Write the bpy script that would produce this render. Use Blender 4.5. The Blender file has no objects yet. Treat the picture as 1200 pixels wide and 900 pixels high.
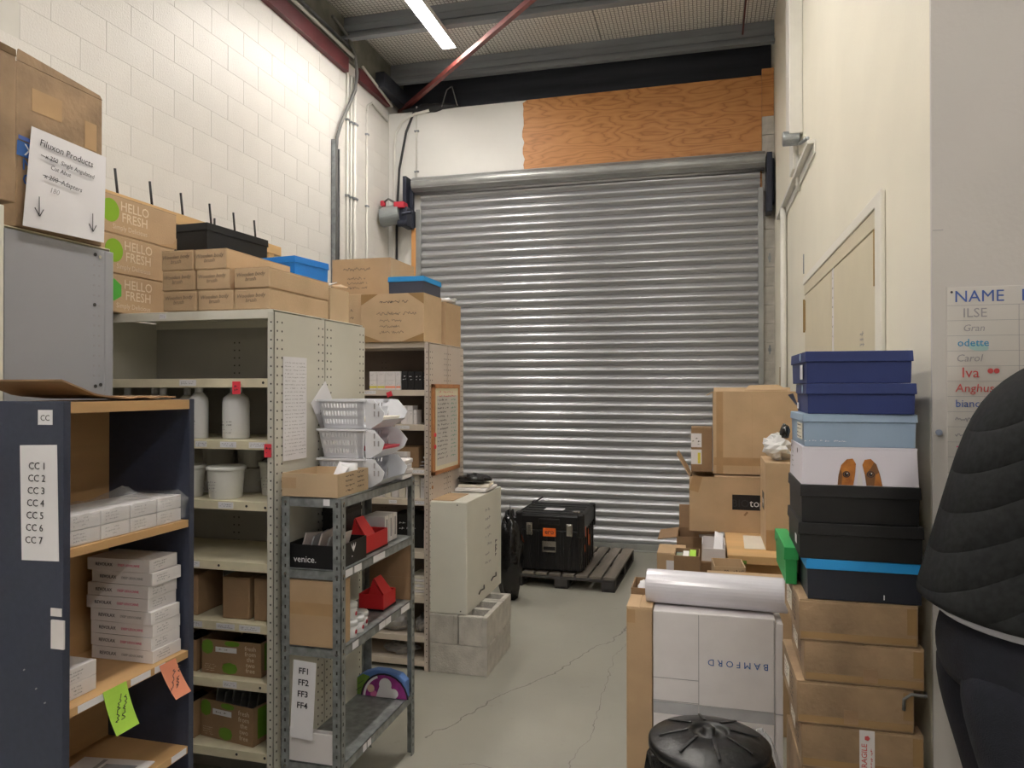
import bpy, bmesh, math, random
from mathutils import Vector, Matrix
random.seed(7)
S = bpy.context.scene
COL = S.collection
R = math.radians

# ------------------------------------------------------------------ camera
cam_d = bpy.data.cameras.new('camera'); cam = bpy.data.objects.new('camera', cam_d); COL.objects.link(cam)
cam_d.sensor_fit = 'HORIZONTAL'; cam_d.sensor_width = 36.0; cam_d.lens = 36.0*870/1200
cam_d.clip_start = 0.05; cam_d.clip_end = 60
cam.location = (0, 0, 1.65)
cam.rotation_euler = (R(90)+math.atan(6/870), 0, math.atan(228/870))
S.camera = cam
# ------------------------------------------------------------------ world and exposure
w = bpy.data.worlds.new('world'); S.world = w; w.use_nodes = True
w.node_tree.nodes['Background'].inputs[0].default_value = (.9, .95, 1, 1)
w.node_tree.nodes['Background'].inputs[1].default_value = .15
S.view_settings.view_transform = 'Standard'; S.view_settings.look = 'None'
S.view_settings.gamma = 1; S.view_settings.use_curve_mapping = False
S.view_settings.exposure = 0.78
LAMP = 56.0          # radiance of the fluorescent tubes (shared by seen, inferred and added battens)
LAMP_COL = (1.0, .945, .895)

# ------------------------------------------------------------------ materials
MATS = {}
def rgb(r, g, b):
    f = lambda c: (c/255/12.92 if c/255 <= .04045 else ((c/255+.055)/1.055)**2.4)
    return (f(r), f(g), f(b), 1)
def mat(name, c, rough=.6, metal=0, vary=0, vs=6, bump=0, bs=120, spec=.5, alpha=1, emit=0, c2=None, detail=4, trans=0, stretch=(1, 1, 1), thr=(.35, .65), rvary=0):
    m = bpy.data.materials.new(name); m.use_nodes = True; nt = m.node_tree; b = nt.nodes['Principled BSDF']
    col = rgb(*c); b.inputs['Base Color'].default_value = col
    b.inputs['Roughness'].default_value = rough; b.inputs['Metallic'].default_value = metal
    b.inputs['Specular IOR Level'].default_value = spec
    if alpha < 1: b.inputs['Alpha'].default_value = alpha
    if trans: b.inputs['Transmission Weight'].default_value = trans
    if emit:
        b.inputs['Emission Color'].default_value = (*LAMP_COL, 1); b.inputs['Emission Strength'].default_value = emit
    if vary or bump or c2:
        tc = nt.nodes.new('ShaderNodeTexCoord'); mp = nt.nodes.new('ShaderNodeMapping'); mp.inputs['Scale'].default_value = stretch
        nt.links.new(tc.outputs['Object'], mp.inputs[0])
    if vary or c2:
        n = nt.nodes.new('ShaderNodeTexNoise'); n.inputs['Scale'].default_value = vs; n.inputs['Detail'].default_value = detail
        nt.links.new(mp.outputs[0], n.inputs['Vector'])
        r = nt.nodes.new('ShaderNodeValToRGB'); e = r.color_ramp.elements
        e[0].position, e[1].position = thr
        if c2: e[0].color = col; e[1].color = rgb(*c2)
        else:
            e[0].color = tuple(v*(1-vary) for v in col[:3])+(1,); e[1].color = tuple(min(1, v*(1+vary)) for v in col[:3])+(1,)
        nt.links.new(n.outputs[0], r.inputs[0]); nt.links.new(r.outputs[0], b.inputs['Base Color'])
        if rvary:
            rm = nt.nodes.new('ShaderNodeMapRange'); rm.inputs['To Min'].default_value = rough-rvary; rm.inputs['To Max'].default_value = rough+rvary
            nt.links.new(n.outputs[0], rm.inputs[0]); nt.links.new(rm.outputs[0], b.inputs['Roughness'])
    if bump:
        n2 = nt.nodes.new('ShaderNodeTexNoise'); n2.inputs['Scale'].default_value = bs; n2.inputs['Detail'].default_value = 3
        nt.links.new(mp.outputs[0], n2.inputs['Vector'])
        bp = nt.nodes.new('ShaderNodeBump'); bp.inputs['Strength'].default_value = bump; bp.inputs['Distance'].default_value = .01
        nt.links.new(n2.outputs[0], bp.inputs['Height']); nt.links.new(bp.outputs[0], b.inputs['Normal'])
    MATS[name] = m
    return m
def M(n): return MATS[n]

mat('block_paint', (224, 221, 215), .38, vary=.03, vs=3, bump=.25, bs=90)
mat('mortar', (216, 214, 206), .6, vary=.03)
mat('wall_cream', (234, 229, 212), .55, vary=.03, vs=1.5, bump=.08, bs=60)
mat('wall_grey_white', (203, 199, 194), .55, vary=.03, vs=1.5, bump=.08, bs=60)
mat('wall_white', (225, 224, 219), .55, vary=.03, vs=2)
mat('grey_block', (194, 190, 182), .85, vary=.12, vs=14, bump=.6, bs=120)
mat('concrete_beam', (128, 128, 118), .85, vary=.25, vs=5, bump=.3, bs=40)
mat('steel_dark', (72, 76, 86), .55, metal=.3, vary=.2, vs=3, stretch=(.3, 3, 3))
mat('steel_purlin', (146, 151, 158), .55, metal=.15, vary=.15, vs=3, stretch=(.3, 3, 3))
mat('maroon', (92, 40, 44), .5, vary=.15, vs=6)
mat('red_brace', (112, 54, 50), .5, vary=.15, vs=8)
mat('galv', (150, 155, 158), .42, metal=.75, vary=.2, vs=18, rvary=.1)
mat('galv_shelf', (136, 140, 140), .5, metal=.3, vary=.25, vs=30, rvary=.08)
mat('door_steel', (184, 185, 188), .33, metal=.55, vary=.13, vs=2.2, stretch=(.35, 1, 3), detail=6, rvary=.06)
mat('door_grey', (158, 160, 158), .4, metal=.5, vary=.12, vs=4)
mat('rust', (150, 112, 88), .7, vary=.2, vs=20)
mat('conduit', (222, 220, 212), .45, vary=.04)
mat('cable_black', (40, 40, 42), .5)
mat('cable_grey', (105, 105, 103), .5)
mat('timber_orange', (205, 150, 92), .6, vary=.12, vs=6, stretch=(1, 1, .15))
mat('pine', (214, 176, 124), .5, vary=.12, vs=8, stretch=(.15, 1, 1))
mat('pine_y', (206, 170, 120), .6, vary=.15, vs=8, stretch=(1, .15, 1))
mat('beech', (194, 156, 108), .45, vary=.07, vs=14, stretch=(1, .12, 1))
mat('navy_board', (52, 58, 76), .5, vary=.07, vs=60, bump=.1, bs=400)
mat('cream_panel', (206, 204, 192), .5, vary=.04, vs=3)
mat('cream_shelf', (218, 210, 182), .5, vary=.08, vs=9)
mat('cream_white', (222, 220, 208), .5, vary=.03)
mat('pink_panel', (196, 184, 174), .5, vary=.04, vs=3)
mat('pink_shelf', (212, 200, 184), .5, vary=.06)
mat('grey_back', (172, 170, 164), .55, vary=.07, vs=3)
mat('brown_back', (112, 98, 88), .6, vary=.08, vs=4)
mat('blue_grey_panel', (160, 162, 168), .5, vary=.03, vs=2)
mat('hole', (58, 56, 54), .8)
mat('white_paper', (232, 231, 234), .7, vary=.02)
mat('paper_warm', (228, 222, 208), .7, vary=.03)
mat('white_card', (226, 222, 222), .55, vary=.03, vs=10)
mat('white_plastic', (226, 227, 228), .4)
mat('basket_plastic', (232, 234, 240), .4)
mat('clear_film', (235, 238, 240), .18, alpha=.2, spec=.7)
mat('clear_film2', (225, 228, 232), .2, alpha=.4, spec=.7, vary=.08, vs=10)
mat('ink', (52, 50, 56), .7)
mat('ink_soft', (120, 106, 90), .8)
mat('ink_grey', (160, 158, 160), .8)
mat('ink_red', (206, 84, 84), .7); mat('ink_pink', (226, 92, 140), .7); mat('ink_blue', (72, 100, 170), .7)
mat('ink_cyan', (58, 150, 196), .7); mat('ink_teal', (178, 210, 204), .7); mat('ink_green', (70, 150, 120), .7)
mat('bam_blue', (40, 92, 160), .6)
mat('kraft', (184, 156, 122), .72, vary=.06, vs=7, bump=.12, bs=160)
mat('kraft_light', (194, 167, 133), .72, vary=.06, vs=7, bump=.12, bs=160)
mat('kraft_pale', (192, 168, 136), .72, vary=.05, vs=6, bump=.12, bs=160)
mat('kraft_dark', (150, 121, 90), .72, vary=.09, vs=7, bump=.12, bs=160)
mat('kraft_old', (150, 125, 96), .68, vary=.26, vs=6, bump=.25, bs=60)
mat('tape', (176, 144, 104), .3, vary=.06, vs=10)
mat('tape_clear', (196, 160, 112), .2, alpha=.55)
mat('green_print', (132, 176, 32), .65); mat('green_dark_print', (104, 148, 40), .65); mat('green_seal', (80, 172, 64), .65)
mat('pale_print', (222, 205, 178), .7)
mat('black_card', (17, 17, 19), .5, vary=.1); mat('black_plastic', (16, 16, 18), .38, bump=.1, bs=120)
mat('black_bag', (18, 18, 20), .22, bump=.8, bs=18)
mat('green_box', (86, 106, 84), .6)
mat('bright_green', (36, 150, 76), .5, vary=.05); mat('blue_box', (16, 118, 206), .45, vary=.04); mat('sky_lid', (34, 146, 214), .45)
mat('navy_box', (28, 32, 44), .5); mat('slate_box', (62, 66, 82), .5)
mat('royal_box', (34, 50, 106), .5, vary=.05); mat('royal_side', (66, 74, 100), .5)
mat('pale_blue_box', (152, 174, 198), .5, vary=.03)
mat('dog_white', (226, 222, 232), .5); mat('dog_tan', (196, 126, 50), .6, c2=(150, 88, 34), vs=30); mat('dog_brown', (120, 80, 44), .6)
mat('bin_black', (18, 19, 20), .36, bump=.12, bs=60); mat('roll_wrap', (226, 224, 232), .16, vary=.03, spec=.6, bump=.06, bs=9)
mat('red_card', (204, 40, 46), .4); mat('red_tag', (228, 60, 76), .6)
mat('lime_note', (176, 224, 84), .7); mat('peach_note', (240, 156, 124), .7)
mat('bucket_white', (222, 222, 216), .4); mat('bucket_grey', (176, 174, 166), .5)
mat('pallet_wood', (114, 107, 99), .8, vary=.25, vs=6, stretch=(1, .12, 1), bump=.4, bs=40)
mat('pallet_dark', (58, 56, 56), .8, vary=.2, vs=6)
mat('orange_badge', (232, 108, 40), .5); mat('chrome', (200, 196, 188), .25, metal=.9); mat('brass', (168, 140, 92), .4, metal=.7)
mat('motor_grey', (150, 156, 156), .4, metal=.4, vary=.1); mat('motor_red', (184, 40, 58), .45); mat('bracket_navy', (42, 46, 60), .5, metal=.3); mat('yellow_sticker', (226, 212, 84), .6)
mat('white_steel', (224, 223, 212), .4, vary=.02); mat('silver_bag', (150, 148, 146), .3, metal=.35, vary=.25, vs=9, bump=.7, bs=22)
mat('photo_print', (110, 120, 130), .5, c2=(190, 196, 150), vs=26)
mat('sachet_film', (226, 214, 210), .25, alpha=.8); mat('purple', (150, 50, 130), .6, vary=.2, vs=30); mat('leaf_green', (116, 150, 56), .6, c2=(84, 118, 40), vs=18); mat('peach', (230, 200, 180), .6); mat('sea_blue', (84, 120, 180), .6); mat('pink', (222, 120, 176), .6); mat('outline', (30, 26, 40), .6)
mat('door_leaf', (214, 205, 180), .5, vary=.02); mat('door_frame', (236, 233, 222), .45)
mat('tube', (255, 252, 240), .5, emit=LAMP)
mat('batten_white', (236, 236, 234), .4)
mat('denim', (19, 22, 34), .85, vary=.2, vs=30, bump=.3, bs=300); mat('shirt', (190, 192, 204), .8)
mat('skin', (214, 170, 146), .5); mat('hair', (52, 38, 30), .6, bump=.6, bs=90); mat('shoe', (40, 38, 38), .6)
mat('cork_frame', (176, 120, 76), .6, vary=.08, vs=20); mat('board_white', (212, 208, 201), .4); mat('board_cream', (224, 216, 190), .5); mat('magnet', (150, 160, 180), .4)

def special_floor():
    m = mat('floor_concrete', (158, 157, 146), .5, vary=.1, vs=1.1, detail=8, thr=(.3, .7), bump=.08, bs=30)
    nt = m.node_tree; N = nt.nodes; L = nt.links; b = N['Principled BSDF']
    base = b.inputs['Base Color'].links[0].from_socket
    tc = N.new('ShaderNodeTexCoord')
    # dark scuffs
    n = N.new('ShaderNodeTexNoise'); n.inputs['Scale'].default_value = 7; n.inputs['Detail'].default_value = 8; n.inputs['Roughness'].default_value = .7
    L.new(tc.outputs['Object'], n.inputs['Vector'])
    r = N.new('ShaderNodeValToRGB'); r.color_ramp.elements[0].position = .62; r.color_ramp.elements[0].color = (0, 0, 0, 1)
    r.color_ramp.elements[1].position = .72; r.color_ramp.elements[1].color = (.3, .3, .3, 1)
    L.new(n.outputs[0], r.inputs[0])
    mx = N.new('ShaderNodeMix'); mx.data_type = 'RGBA'; mx.inputs[7].default_value = rgb(104, 100, 90)
    L.new(r.outputs[0], mx.inputs[0]); L.new(base, mx.inputs[6])
    last = mx.outputs[2]
    # two hairline cracks: distance to a line, wobbled by noise
    sx = N.new('ShaderNodeSeparateXYZ'); 
    wn = N.new('ShaderNodeTexNoise'); wn.inputs['Scale'].default_value = 3; wn.inputs['Detail'].default_value = 5
    L.new(tc.outputs['Object'], wn.inputs['Vector']); L.new(tc.outputs['Object'], sx.inputs[0])
    def math_(op, a, bb=None):
        k = N.new('ShaderNodeMath'); k.operation = op
        for i, v in enumerate((a, bb)):
            if v is None: continue
            if isinstance(v, (int, float)): k.inputs[i].default_value = v
            else: L.new(v, k.inputs[i])
        return k.outputs[0]
    for (p, q, th) in (((-1.28, 3.3), (-.35, 5.6), .0035), ((-.55, 3.0), (-.5, 6.2), .0015), ((-1.05, 3.15), (-.2, 3.0), .002)):
        dx, dy = q[0]-p[0], q[1]-p[1]; l = math.hypot(dx, dy); nx, ny = dy/l, -dx/l
        dist = math_('ADD', math_('ADD', math_('MULTIPLY', sx.outputs[0], nx), math_('MULTIPLY', sx.outputs[1], ny)), -(nx*p[0]+ny*p[1]))
        dist = math_('ADD', dist, math_('MULTIPLY', math_('SUBTRACT', wn.outputs[0], .5), .25))
        line = math_('LESS_THAN', math_('ABSOLUTE', dist), th)
        along = math_('ADD', math_('MULTIPLY', sx.outputs[0], dx/l), math_('MULTIPLY', sx.outputs[1], dy/l))
        a0 = (p[0]*dx+p[1]*dy)/l
        line = math_('MULTIPLY', line, math_('MULTIPLY', math_('GREATER_THAN', along, a0), math_('LESS_THAN', along, a0+l)))
        k = N.new('ShaderNodeMix'); k.data_type = 'RGBA'; k.inputs[7].default_value = rgb(96, 94, 88)
        L.new(math_('MULTIPLY', line, .75), k.inputs[0]); L.new(last, k.inputs[6]); last = k.outputs[2]
    L.new(last, b.inputs['Base Color'])
special_floor()
def special_plywood():
    m = mat('plywood', (196, 138, 82), .5); nt = m.node_tree; N = nt.nodes; L = nt.links; b = N['Principled BSDF']
    tc = N.new('ShaderNodeTexCoord'); mp = N.new('ShaderNodeMapping'); mp.inputs['Scale'].default_value = (.55, 1, 2.6)
    L.new(tc.outputs['Object'], mp.inputs[0])
    n0 = N.new('ShaderNodeTexNoise'); n0.inputs['Scale'].default_value = 1.6; n0.inputs['Detail'].default_value = 3
    L.new(mp.outputs[0], n0.inputs['Vector'])
    mm = N.new('ShaderNodeMath'); mm.operation = 'MULTIPLY'; mm.inputs[1].default_value = 14; L.new(n0.outputs[0], mm.inputs[0])
    fr = N.new('ShaderNodeMath'); fr.operation = 'PINGPONG'; fr.inputs[1].default_value = .5; L.new(mm.outputs[0], fr.inputs[0])
    r = N.new('ShaderNodeValToRGB'); e = r.color_ramp.elements; e[0].position = 0; e[0].color = rgb(164, 108, 58); e[1].position = .5; e[1].color = rgb(200, 142, 84)
    e2 = e.new(.12); e2.color = rgb(188, 128, 72)
    L.new(fr.outputs[0], r.inputs[0]); L.new(r.outputs[0], b.inputs['Base Color'])
special_plywood()
def special_foil():
    m = mat('roof_foil', (196, 194, 190), .6); nt = m.node_tree; N = nt.nodes; L = nt.links; b = N['Principled BSDF']
    tc = N.new('ShaderNodeTexCoord'); v = N.new('ShaderNodeTexVoronoi'); v.feature = 'DISTANCE_TO_EDGE'; v.inputs['Scale'].default_value = 26; v.inputs['Randomness'].default_value = .15
    L.new(tc.outputs['Object'], v.inputs['Vector'])
    r = N.new('ShaderNodeValToRGB'); e = r.color_ramp.elements; e[0].position = .06; e[0].color = rgb(152, 150, 147); e[1].position = .14; e[1].color = rgb(247, 245, 241)
    L.new(v.outputs['Distance'], r.inputs[0]); L.new(r.outputs[0], b.inputs['Base Color'])
special_foil()
def special_quilt():
    m = mat('quilt', (31, 32, 33), .9, spec=.2, vary=.2, vs=60); nt = m.node_tree; N = nt.nodes; L = nt.links; b = N['Principled BSDF']
    tc = N.new('ShaderNodeTexCoord'); mp = N.new('ShaderNodeMapping'); mp.inputs['Rotation'].default_value = (R(0), R(32), 0)
    L.new(tc.outputs['Object'], mp.inputs[0])
    wv = N.new('ShaderNodeTexWave'); wv.bands_direction = 'Z'; wv.wave_profile = 'SIN'; wv.inputs['Scale'].default_value = 4.6; wv.inputs['Distortion'].default_value = .6
    L.new(mp.outputs[0], wv.inputs['Vector'])
    pw = N.new('ShaderNodeMath'); pw.operation = 'POWER'; pw.inputs[1].default_value = .3; L.new(wv.outputs['Fac'], pw.inputs[0])
    bp = N.new('ShaderNodeBump'); bp.inputs['Strength'].default_value = .5; bp.inputs['Distance'].default_value = .02
    L.new(pw.outputs[0], bp.inputs['Height']); L.new(bp.outputs[0], b.inputs['Normal'])
special_quilt()

# ------------------------------------------------------------------ mesh helpers
class MB:
    def __init__(s): s.v = []; s.f = []
    def add(s, vs, fs):
        o = len(s.v); s.v += [tuple(x) for x in vs]; s.f += [tuple(i+o for i in f) for f in fs]; return s
    def box(s, x0, x1, y0, y1, z0, z1):
        return s.add([(x0, y0, z0), (x1, y0, z0), (x1, y1, z0), (x0, y1, z0), (x0, y0, z1), (x1, y0, z1), (x1, y1, z1), (x0, y1, z1)],
                     [(3, 2, 1, 0), (4, 5, 6, 7), (0, 1, 5, 4), (1, 2, 6, 5), (2, 3, 7, 6), (3, 0, 4, 7)])
    def frus(s, b, t, z0, z1):      # b,t = (x0,x1,y0,y1) at bottom and top
        return s.add([(b[0], b[2], z0), (b[1], b[2], z0), (b[1], b[3], z0), (b[0], b[3], z0), (t[0], t[2], z1), (t[1], t[2], z1), (t[1], t[3], z1), (t[0], t[3], z1)],
                     [(3, 2, 1, 0), (4, 5, 6, 7), (0, 1, 5, 4), (1, 2, 6, 5), (2, 3, 7, 6), (3, 0, 4, 7)])
    def obox(s, m, sx, sy, sz):     # box centred on matrix m
        n = len(s.v); s.box(-sx/2, sx/2, -sy/2, sy/2, -sz/2, sz/2)
        for i in range(n, len(s.v)): s.v[i] = tuple(m @ Vector(s.v[i]))
        return s
    def slab(s, a, b, c, d, t):     # thick quad; t = thickness vector
        a, b, c, d, t = map(Vector, (a, b, c, d, t))
        return s.add([a, b, c, d, a+t, b+t, c+t, d+t], [(3, 2, 1, 0), (4, 5, 6, 7), (0, 1, 5, 4), (1, 2, 6, 5), (2, 3, 7, 6), (3, 0, 4, 7)])
    def bar(s, p, q, r, n=8, r2=None):
        return s.tube([p, q], r, n, r2)
    def tube(s, pts, r, n=8, r2=None):
        pts = [Vector(p) for p in pts]; k = len(pts); rings = []; prev = None
        for i, p in enumerate(pts):
            t = (pts[min(i+1, k-1)]-pts[max(i-1, 0)]).normalized()
            if prev is None:
                a = t.cross(Vector((0, 0, 1)))
                if a.length < 1e-3: a = t.cross(Vector((1, 0, 0)))
            else: a = prev-t*prev.dot(t)
            a.normalize(); prev = a; b = t.cross(a)
            rr = r if r2 is None else r+(r2-r)*i/(k-1)
            rings.append([p+(a*math.cos(6.28318*j/n)+b*math.sin(6.28318*j/n))*rr for j in range(n)])
        vs = [v for rg in rings for v in rg]; fs = []
        for i in range(k-1):
            for j in range(n):
                fs.append((i*n+j, i*n+(j+1) % n, (i+1)*n+(j+1) % n, (i+1)*n+j))
        fs.append(tuple(range(n))[::-1]); fs.append(tuple(range((k-1)*n, k*n)))
        return s.add(vs, fs)
    def lathe(s, prof, n=24, c=(0, 0, 0), sx=1, sy=1):
        k = len(prof); vs = []
        for (r, z) in prof:
            for j in range(n):
                a = 6.28318*j/n; vs.append((c[0]+r*sx*math.cos(a), c[1]+r*sy*math.sin(a), c[2]+z))
        fs = []
        for i in range(k-1):
            for j in range(n): fs.append((i*n+j, i*n+(j+1) % n, (i+1)*n+(j+1) % n, (i+1)*n+j))
        fs.append(tuple(range(n))[::-1]); fs.append(tuple(range((k-1)*n, k*n)))
        return s.add(vs, fs)
    def poly(s, pts, t):            # thick polygon (pts in 3D, t vector)
        t = Vector(t); pts = [Vector(p) for p in pts]; n = len(pts)
        return s.add(pts+[p+t for p in pts], [tuple(range(n))[::-1], tuple(range(n, 2*n))]+[(i, (i+1) % n, n+(i+1) % n, n+i) for i in range(n)])
    def mesh(s, name, m, smooth=False):
        me = bpy.data.meshes.new(name); me.from_pydata(s.v, [], s.f)
        bm = bmesh.new(); bm.from_mesh(me); bmesh.ops.recalc_face_normals(bm, faces=bm.faces); bm.to_mesh(me); bm.free()
        me.materials.append(M(m) if isinstance(m, str) else m)
        if smooth: me.shade_smooth()
        return me
    def build(s, name, m, parent=None, bevel=0, smooth=False, loc=None, seg=2):
        o = bpy.data.objects.new(name, s.mesh(name, m, smooth)); COL.objects.link(o); o.parent = parent
        if loc: o.location = loc
        if bevel:
            b = o.modifiers.new('bevel', 'BEVEL'); b.width = bevel; b.segments = seg; b.limit_method = 'ANGLE'
        return o
def tag(o, label=None, cat=None, group=None, kind=None):
    if label: o['label'] = label
    if cat: o['category'] = cat
    if group: o['group'] = group
    if kind: o['kind'] = kind
    return o
def thing(name, label, cat, loc=(0, 0, 0), rz=0, group=None, tilt=None):
    o = bpy.data.objects.new(name, None); COL.objects.link(o); o.location = loc; o.rotation_euler = (0, 0, R(rz))
    if tilt: o.rotation_euler = (R(tilt[0]), R(tilt[1]), R(rz))
    o.empty_display_size = .05
    return tag(o, label, cat, group)
def struct(name, mb, m, parent=None, label=None, **k):
    o = mb.build(name, m, parent, **k)
    if parent is None: o['kind'] = 'structure'
    if label: o['label'] = label
    return o
FR = {'F': ((1, 0, 0), (0, 0, 1), (0, -1, 0)), 'R': ((0, 1, 0), (0, 0, 1), (1, 0, 0)), 'L': ((0, -1, 0), (0, 0, 1), (-1, 0, 0)),
      'T': ((1, 0, 0), (0, 1, 0), (0, 0, 1)), 'B': ((-1, 0, 0), (0, 0, 1), (0, 1, 0)), 'TR': ((0, 1, 0), (-1, 0, 0), (0, 0, 1))}
def fm(face, loc, roll=0, off=0):
    u, v, n = map(Vector, FR[face]); m = Matrix((u, v, n)).transposed().to_4x4()
    m.translation = Vector(loc)+n*off
    return m @ Matrix.Rotation(R(roll), 4, 'Z')
TXT = {}
def host(parent):
    """print and labels belong to the body they sit on (sub-part), where the thing has one"""
    if parent is None or parent.type != 'EMPTY': return parent
    for ch in parent.children:
        if ch.name.split('.')[0] in ('body', 'panel') and ch.matrix_local == Matrix.Identity(4): return ch
    return parent
def text(s, size, m, parent, face, loc, roll=0, align='CENTER', shear=0, off=.0012, name='lettering', bold=0, sx=1, th=.0002):
    key = (s, round(size, 4), m, align, shear, bold)
    if key not in TXT:
        cu = bpy.data.curves.new('t', 'FONT'); cu.body = s; cu.size = size; cu.align_x = align; cu.align_y = 'CENTER'; cu.shear = shear
        cu.extrude = th; cu.resolution_u = 2; cu.offset = bold*size*.35; cu.space_line = .85
        ob = bpy.data.objects.new('t', cu); COL.objects.link(ob)
        dg = bpy.context.evaluated_depsgraph_get(); me = bpy.data.meshes.new_from_object(ob.evaluated_get(dg)); me.name = 'lettering'
        bpy.data.objects.remove(ob); bpy.data.curves.remove(cu); me.materials.clear(); me.materials.append(M(m)); TXT[key] = me
    o = bpy.data.objects.new(name, TXT[key]); COL.objects.link(o); o.parent = host(parent)
    o.matrix_local = fm(face, loc, roll, off) @ Matrix.Diagonal((sx, 1, 1, 1))
    return o
def plate(name, parent, face, loc, w, h, m, roll=0, t=.0008, off=0):
    o = MB().box(-w/2, w/2, -h/2, h/2, 0, t).build(name, m, host(parent)); o.matrix_local = fm(face, loc, roll, off); return o
def scrib(parent, face, loc, w, rows, gap, m='ink', roll=0, h=.004, off=.0012, fill=.8, name='handwriting', seed=0, wob=1):
    """rows of small broken strokes: writing too small to read"""
    rd = random.Random(seed+int(w*1e4)+rows); mb = MB()
    for r in range(rows):
        x = -w/2; y = (rows-1)*gap/2-r*gap; end = w/2*rd.uniform(fill*2-1 if rows > 1 else .7, 1)
        if name == 'handwriting':
            y1 = y; px, py = x, y; th = h*.07; gap_at = rd.uniform(3, 7)*h; st = x
            while x < end:
                x += h*rd.uniform(.14, .26); ny = y+h*rd.choice((-.32, .3, .5, -.1, .12))*rd.uniform(.6, 1)
                if x-st > gap_at: x += h*.5; st = x; gap_at = rd.uniform(3, 7)*h; px, py = x, ny; continue
                dx_, dy_ = x-px, ny-py; l_ = math.hypot(dx_, dy_) or 1; ux, uy = -dy_/l_*th, dx_/l_*th
                mb.slab((px-ux, py-uy, 0), (x-ux, ny-uy, 0), (x+ux, ny+uy, 0), (px+ux, py+uy, 0), (0, 0, .0003)); px, py = x, ny
        while x < end:
            l = rd.uniform(.6, 1.8)*h; hh = h*rd.uniform(.35, 1)*.5; y0 = y+rd.uniform(-.2, .2)*h*wob
            if rd.random() < .8:
                mb.slab((x, y0-hh, 0), (x+l*.35, y0-hh, 0), (x+l*.55, y0+hh, 0), (x+l*.2, y0+hh, 0), (0, 0, .0003))
                mb.slab((x+l*.3, y0-h*.1, 0), (x+l, y0-h*.1, 0), (x+l, y0+h*.08, 0), (x+l*.3, y0+h*.08, 0), (0, 0, .0003))
            x += l*1.15+(h*.9 if rd.random() < .15 else 0)
    o = mb.build(name, m, host(parent)); o.matrix_local = fm(face, loc, roll, off)
    if name == 'scuff': o['kind'] = 'stuff'
    return o
def disc(name, parent, face, loc, r, m, n=24, t=.0006, sx=1, off=0, roll=0):
    pts = [(r*sx*math.cos(6.2832*i/n), r*math.sin(6.2832*i/n), 0) for i in range(n)]
    o = MB().poly(pts, (0, 0, t)).build(name, m, host(parent)); o.matrix_local = fm(face, loc, roll, off); return o
def shape(name, parent, face, loc, pts, m, t=.0006, off=0, roll=0):
    o = MB().poly([(a, b, 0) for a, b in pts], (0, 0, t)).build(name, m, host(parent)); o.matrix_local = fm(face, loc, roll, off); return o

def carton(name, label, cat, x0, x1, y0, y1, z0, z1, m='kraft', rz=0, group=None, tape=True, top=True, seam='y', tilt=None):
    """closed cardboard box: body, two closing flaps, tape.  Local origin at the base centre."""
    sx, sy, sz = x1-x0, y1-y0, z1-z0
    t = thing(name, label, cat, ((x0+x1)/2, (y0+y1)/2, z0), rz, group, tilt)
    ft = .003
    MB().box(-sx/2, sx/2, -sy/2, sy/2, 0, sz-ft).build('body', m, t, bevel=min(.004, sz*.06))
    if top:
        if seam == 'y':
            for s in (-1, 1):
                a, b = sorted((s*sx/2*.995, s*.0015)); MB().box(a, b, -sy/2*.995, sy/2*.995, sz-ft, sz).build('flap', m, t)
            if tape:
                MB().box(-.024, .024, -sy/2*.996, sy/2*.996, sz, sz+.0006).box(-.024, .024, -sy/2-.0012, -sy/2-.0004, sz*.72, sz).build('tape', 'tape', t)
        else:
            for s in (-1, 1):
                a, b = sorted((s*sy/2*.995, s*.0015)); MB().box(-sx/2*.995, sx/2*.995, a, b, sz-ft, sz).build('flap', m, t)
            if tape:
                MB().box(-sx/2*.996, sx/2*.996, -.024, .024, sz, sz+.0006).box(sx/2+.0004, sx/2+.0012, -.024, .024, sz*.72, sz).box(-sx/2-.0012, -sx/2-.0004, -.024, .024, sz*.72, sz).build('tape', 'tape', t)
    return t
def open_carton(name, label, cat, x0, x1, y0, y1, z0, z1, m='kraft', rz=0, group=None, wall=.005, flaps=(), inner=None, tilt=None):
    """open-topped box with thick walls; flaps = list of (side, length, angle from vertical outward)"""
    sx, sy, sz = x1-x0, y1-y0, z1-z0
    t = thing(name, label, cat, ((x0+x1)/2, (y0+y1)/2, z0), rz, group, tilt)
    a, b = sx/2, sy/2
    MB().box(-a, a, -b, b, 0, wall).box(-a, a, -b, -b+wall, wall, sz).box(-a, a, b-wall, b, wall, sz).box(-a, -a+wall, -b+wall, b-wall, wall, sz).box(a-wall, a, -b+wall, b-wall, wall, sz).build('body', m, t)
    for (sd, ln, ang) in flaps:
        ca, sa = math.cos(R(ang)), math.sin(R(ang)); th = .004
        if sd in 'FB':
            s = -1 if sd == 'F' else 1; y = s*(b-wall/2); q = Vector((0, s*sa*ln, ca*ln)); nn = Vector((0, s*ca, -sa))*th
            MB().slab((-a*.97, y, sz), (a*.97, y, sz), Vector((a*.97, y, sz))+q, Vector((-a*.97, y, sz))+q, nn).build('flap', m, t)
        else:
            s = -1 if sd == 'L' else 1; x = s*(a-wall/2); q = Vector((s*sa*ln, 0, ca*ln)); nn = Vector((s*ca, 0, -sa))*th
            MB().slab((x, -b*.97, sz), (x, b*.97, sz), Vector((x, b*.97, sz))+q, Vector((x, -b*.97, sz))+q, nn).build('flap', m, t)
    return t
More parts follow.
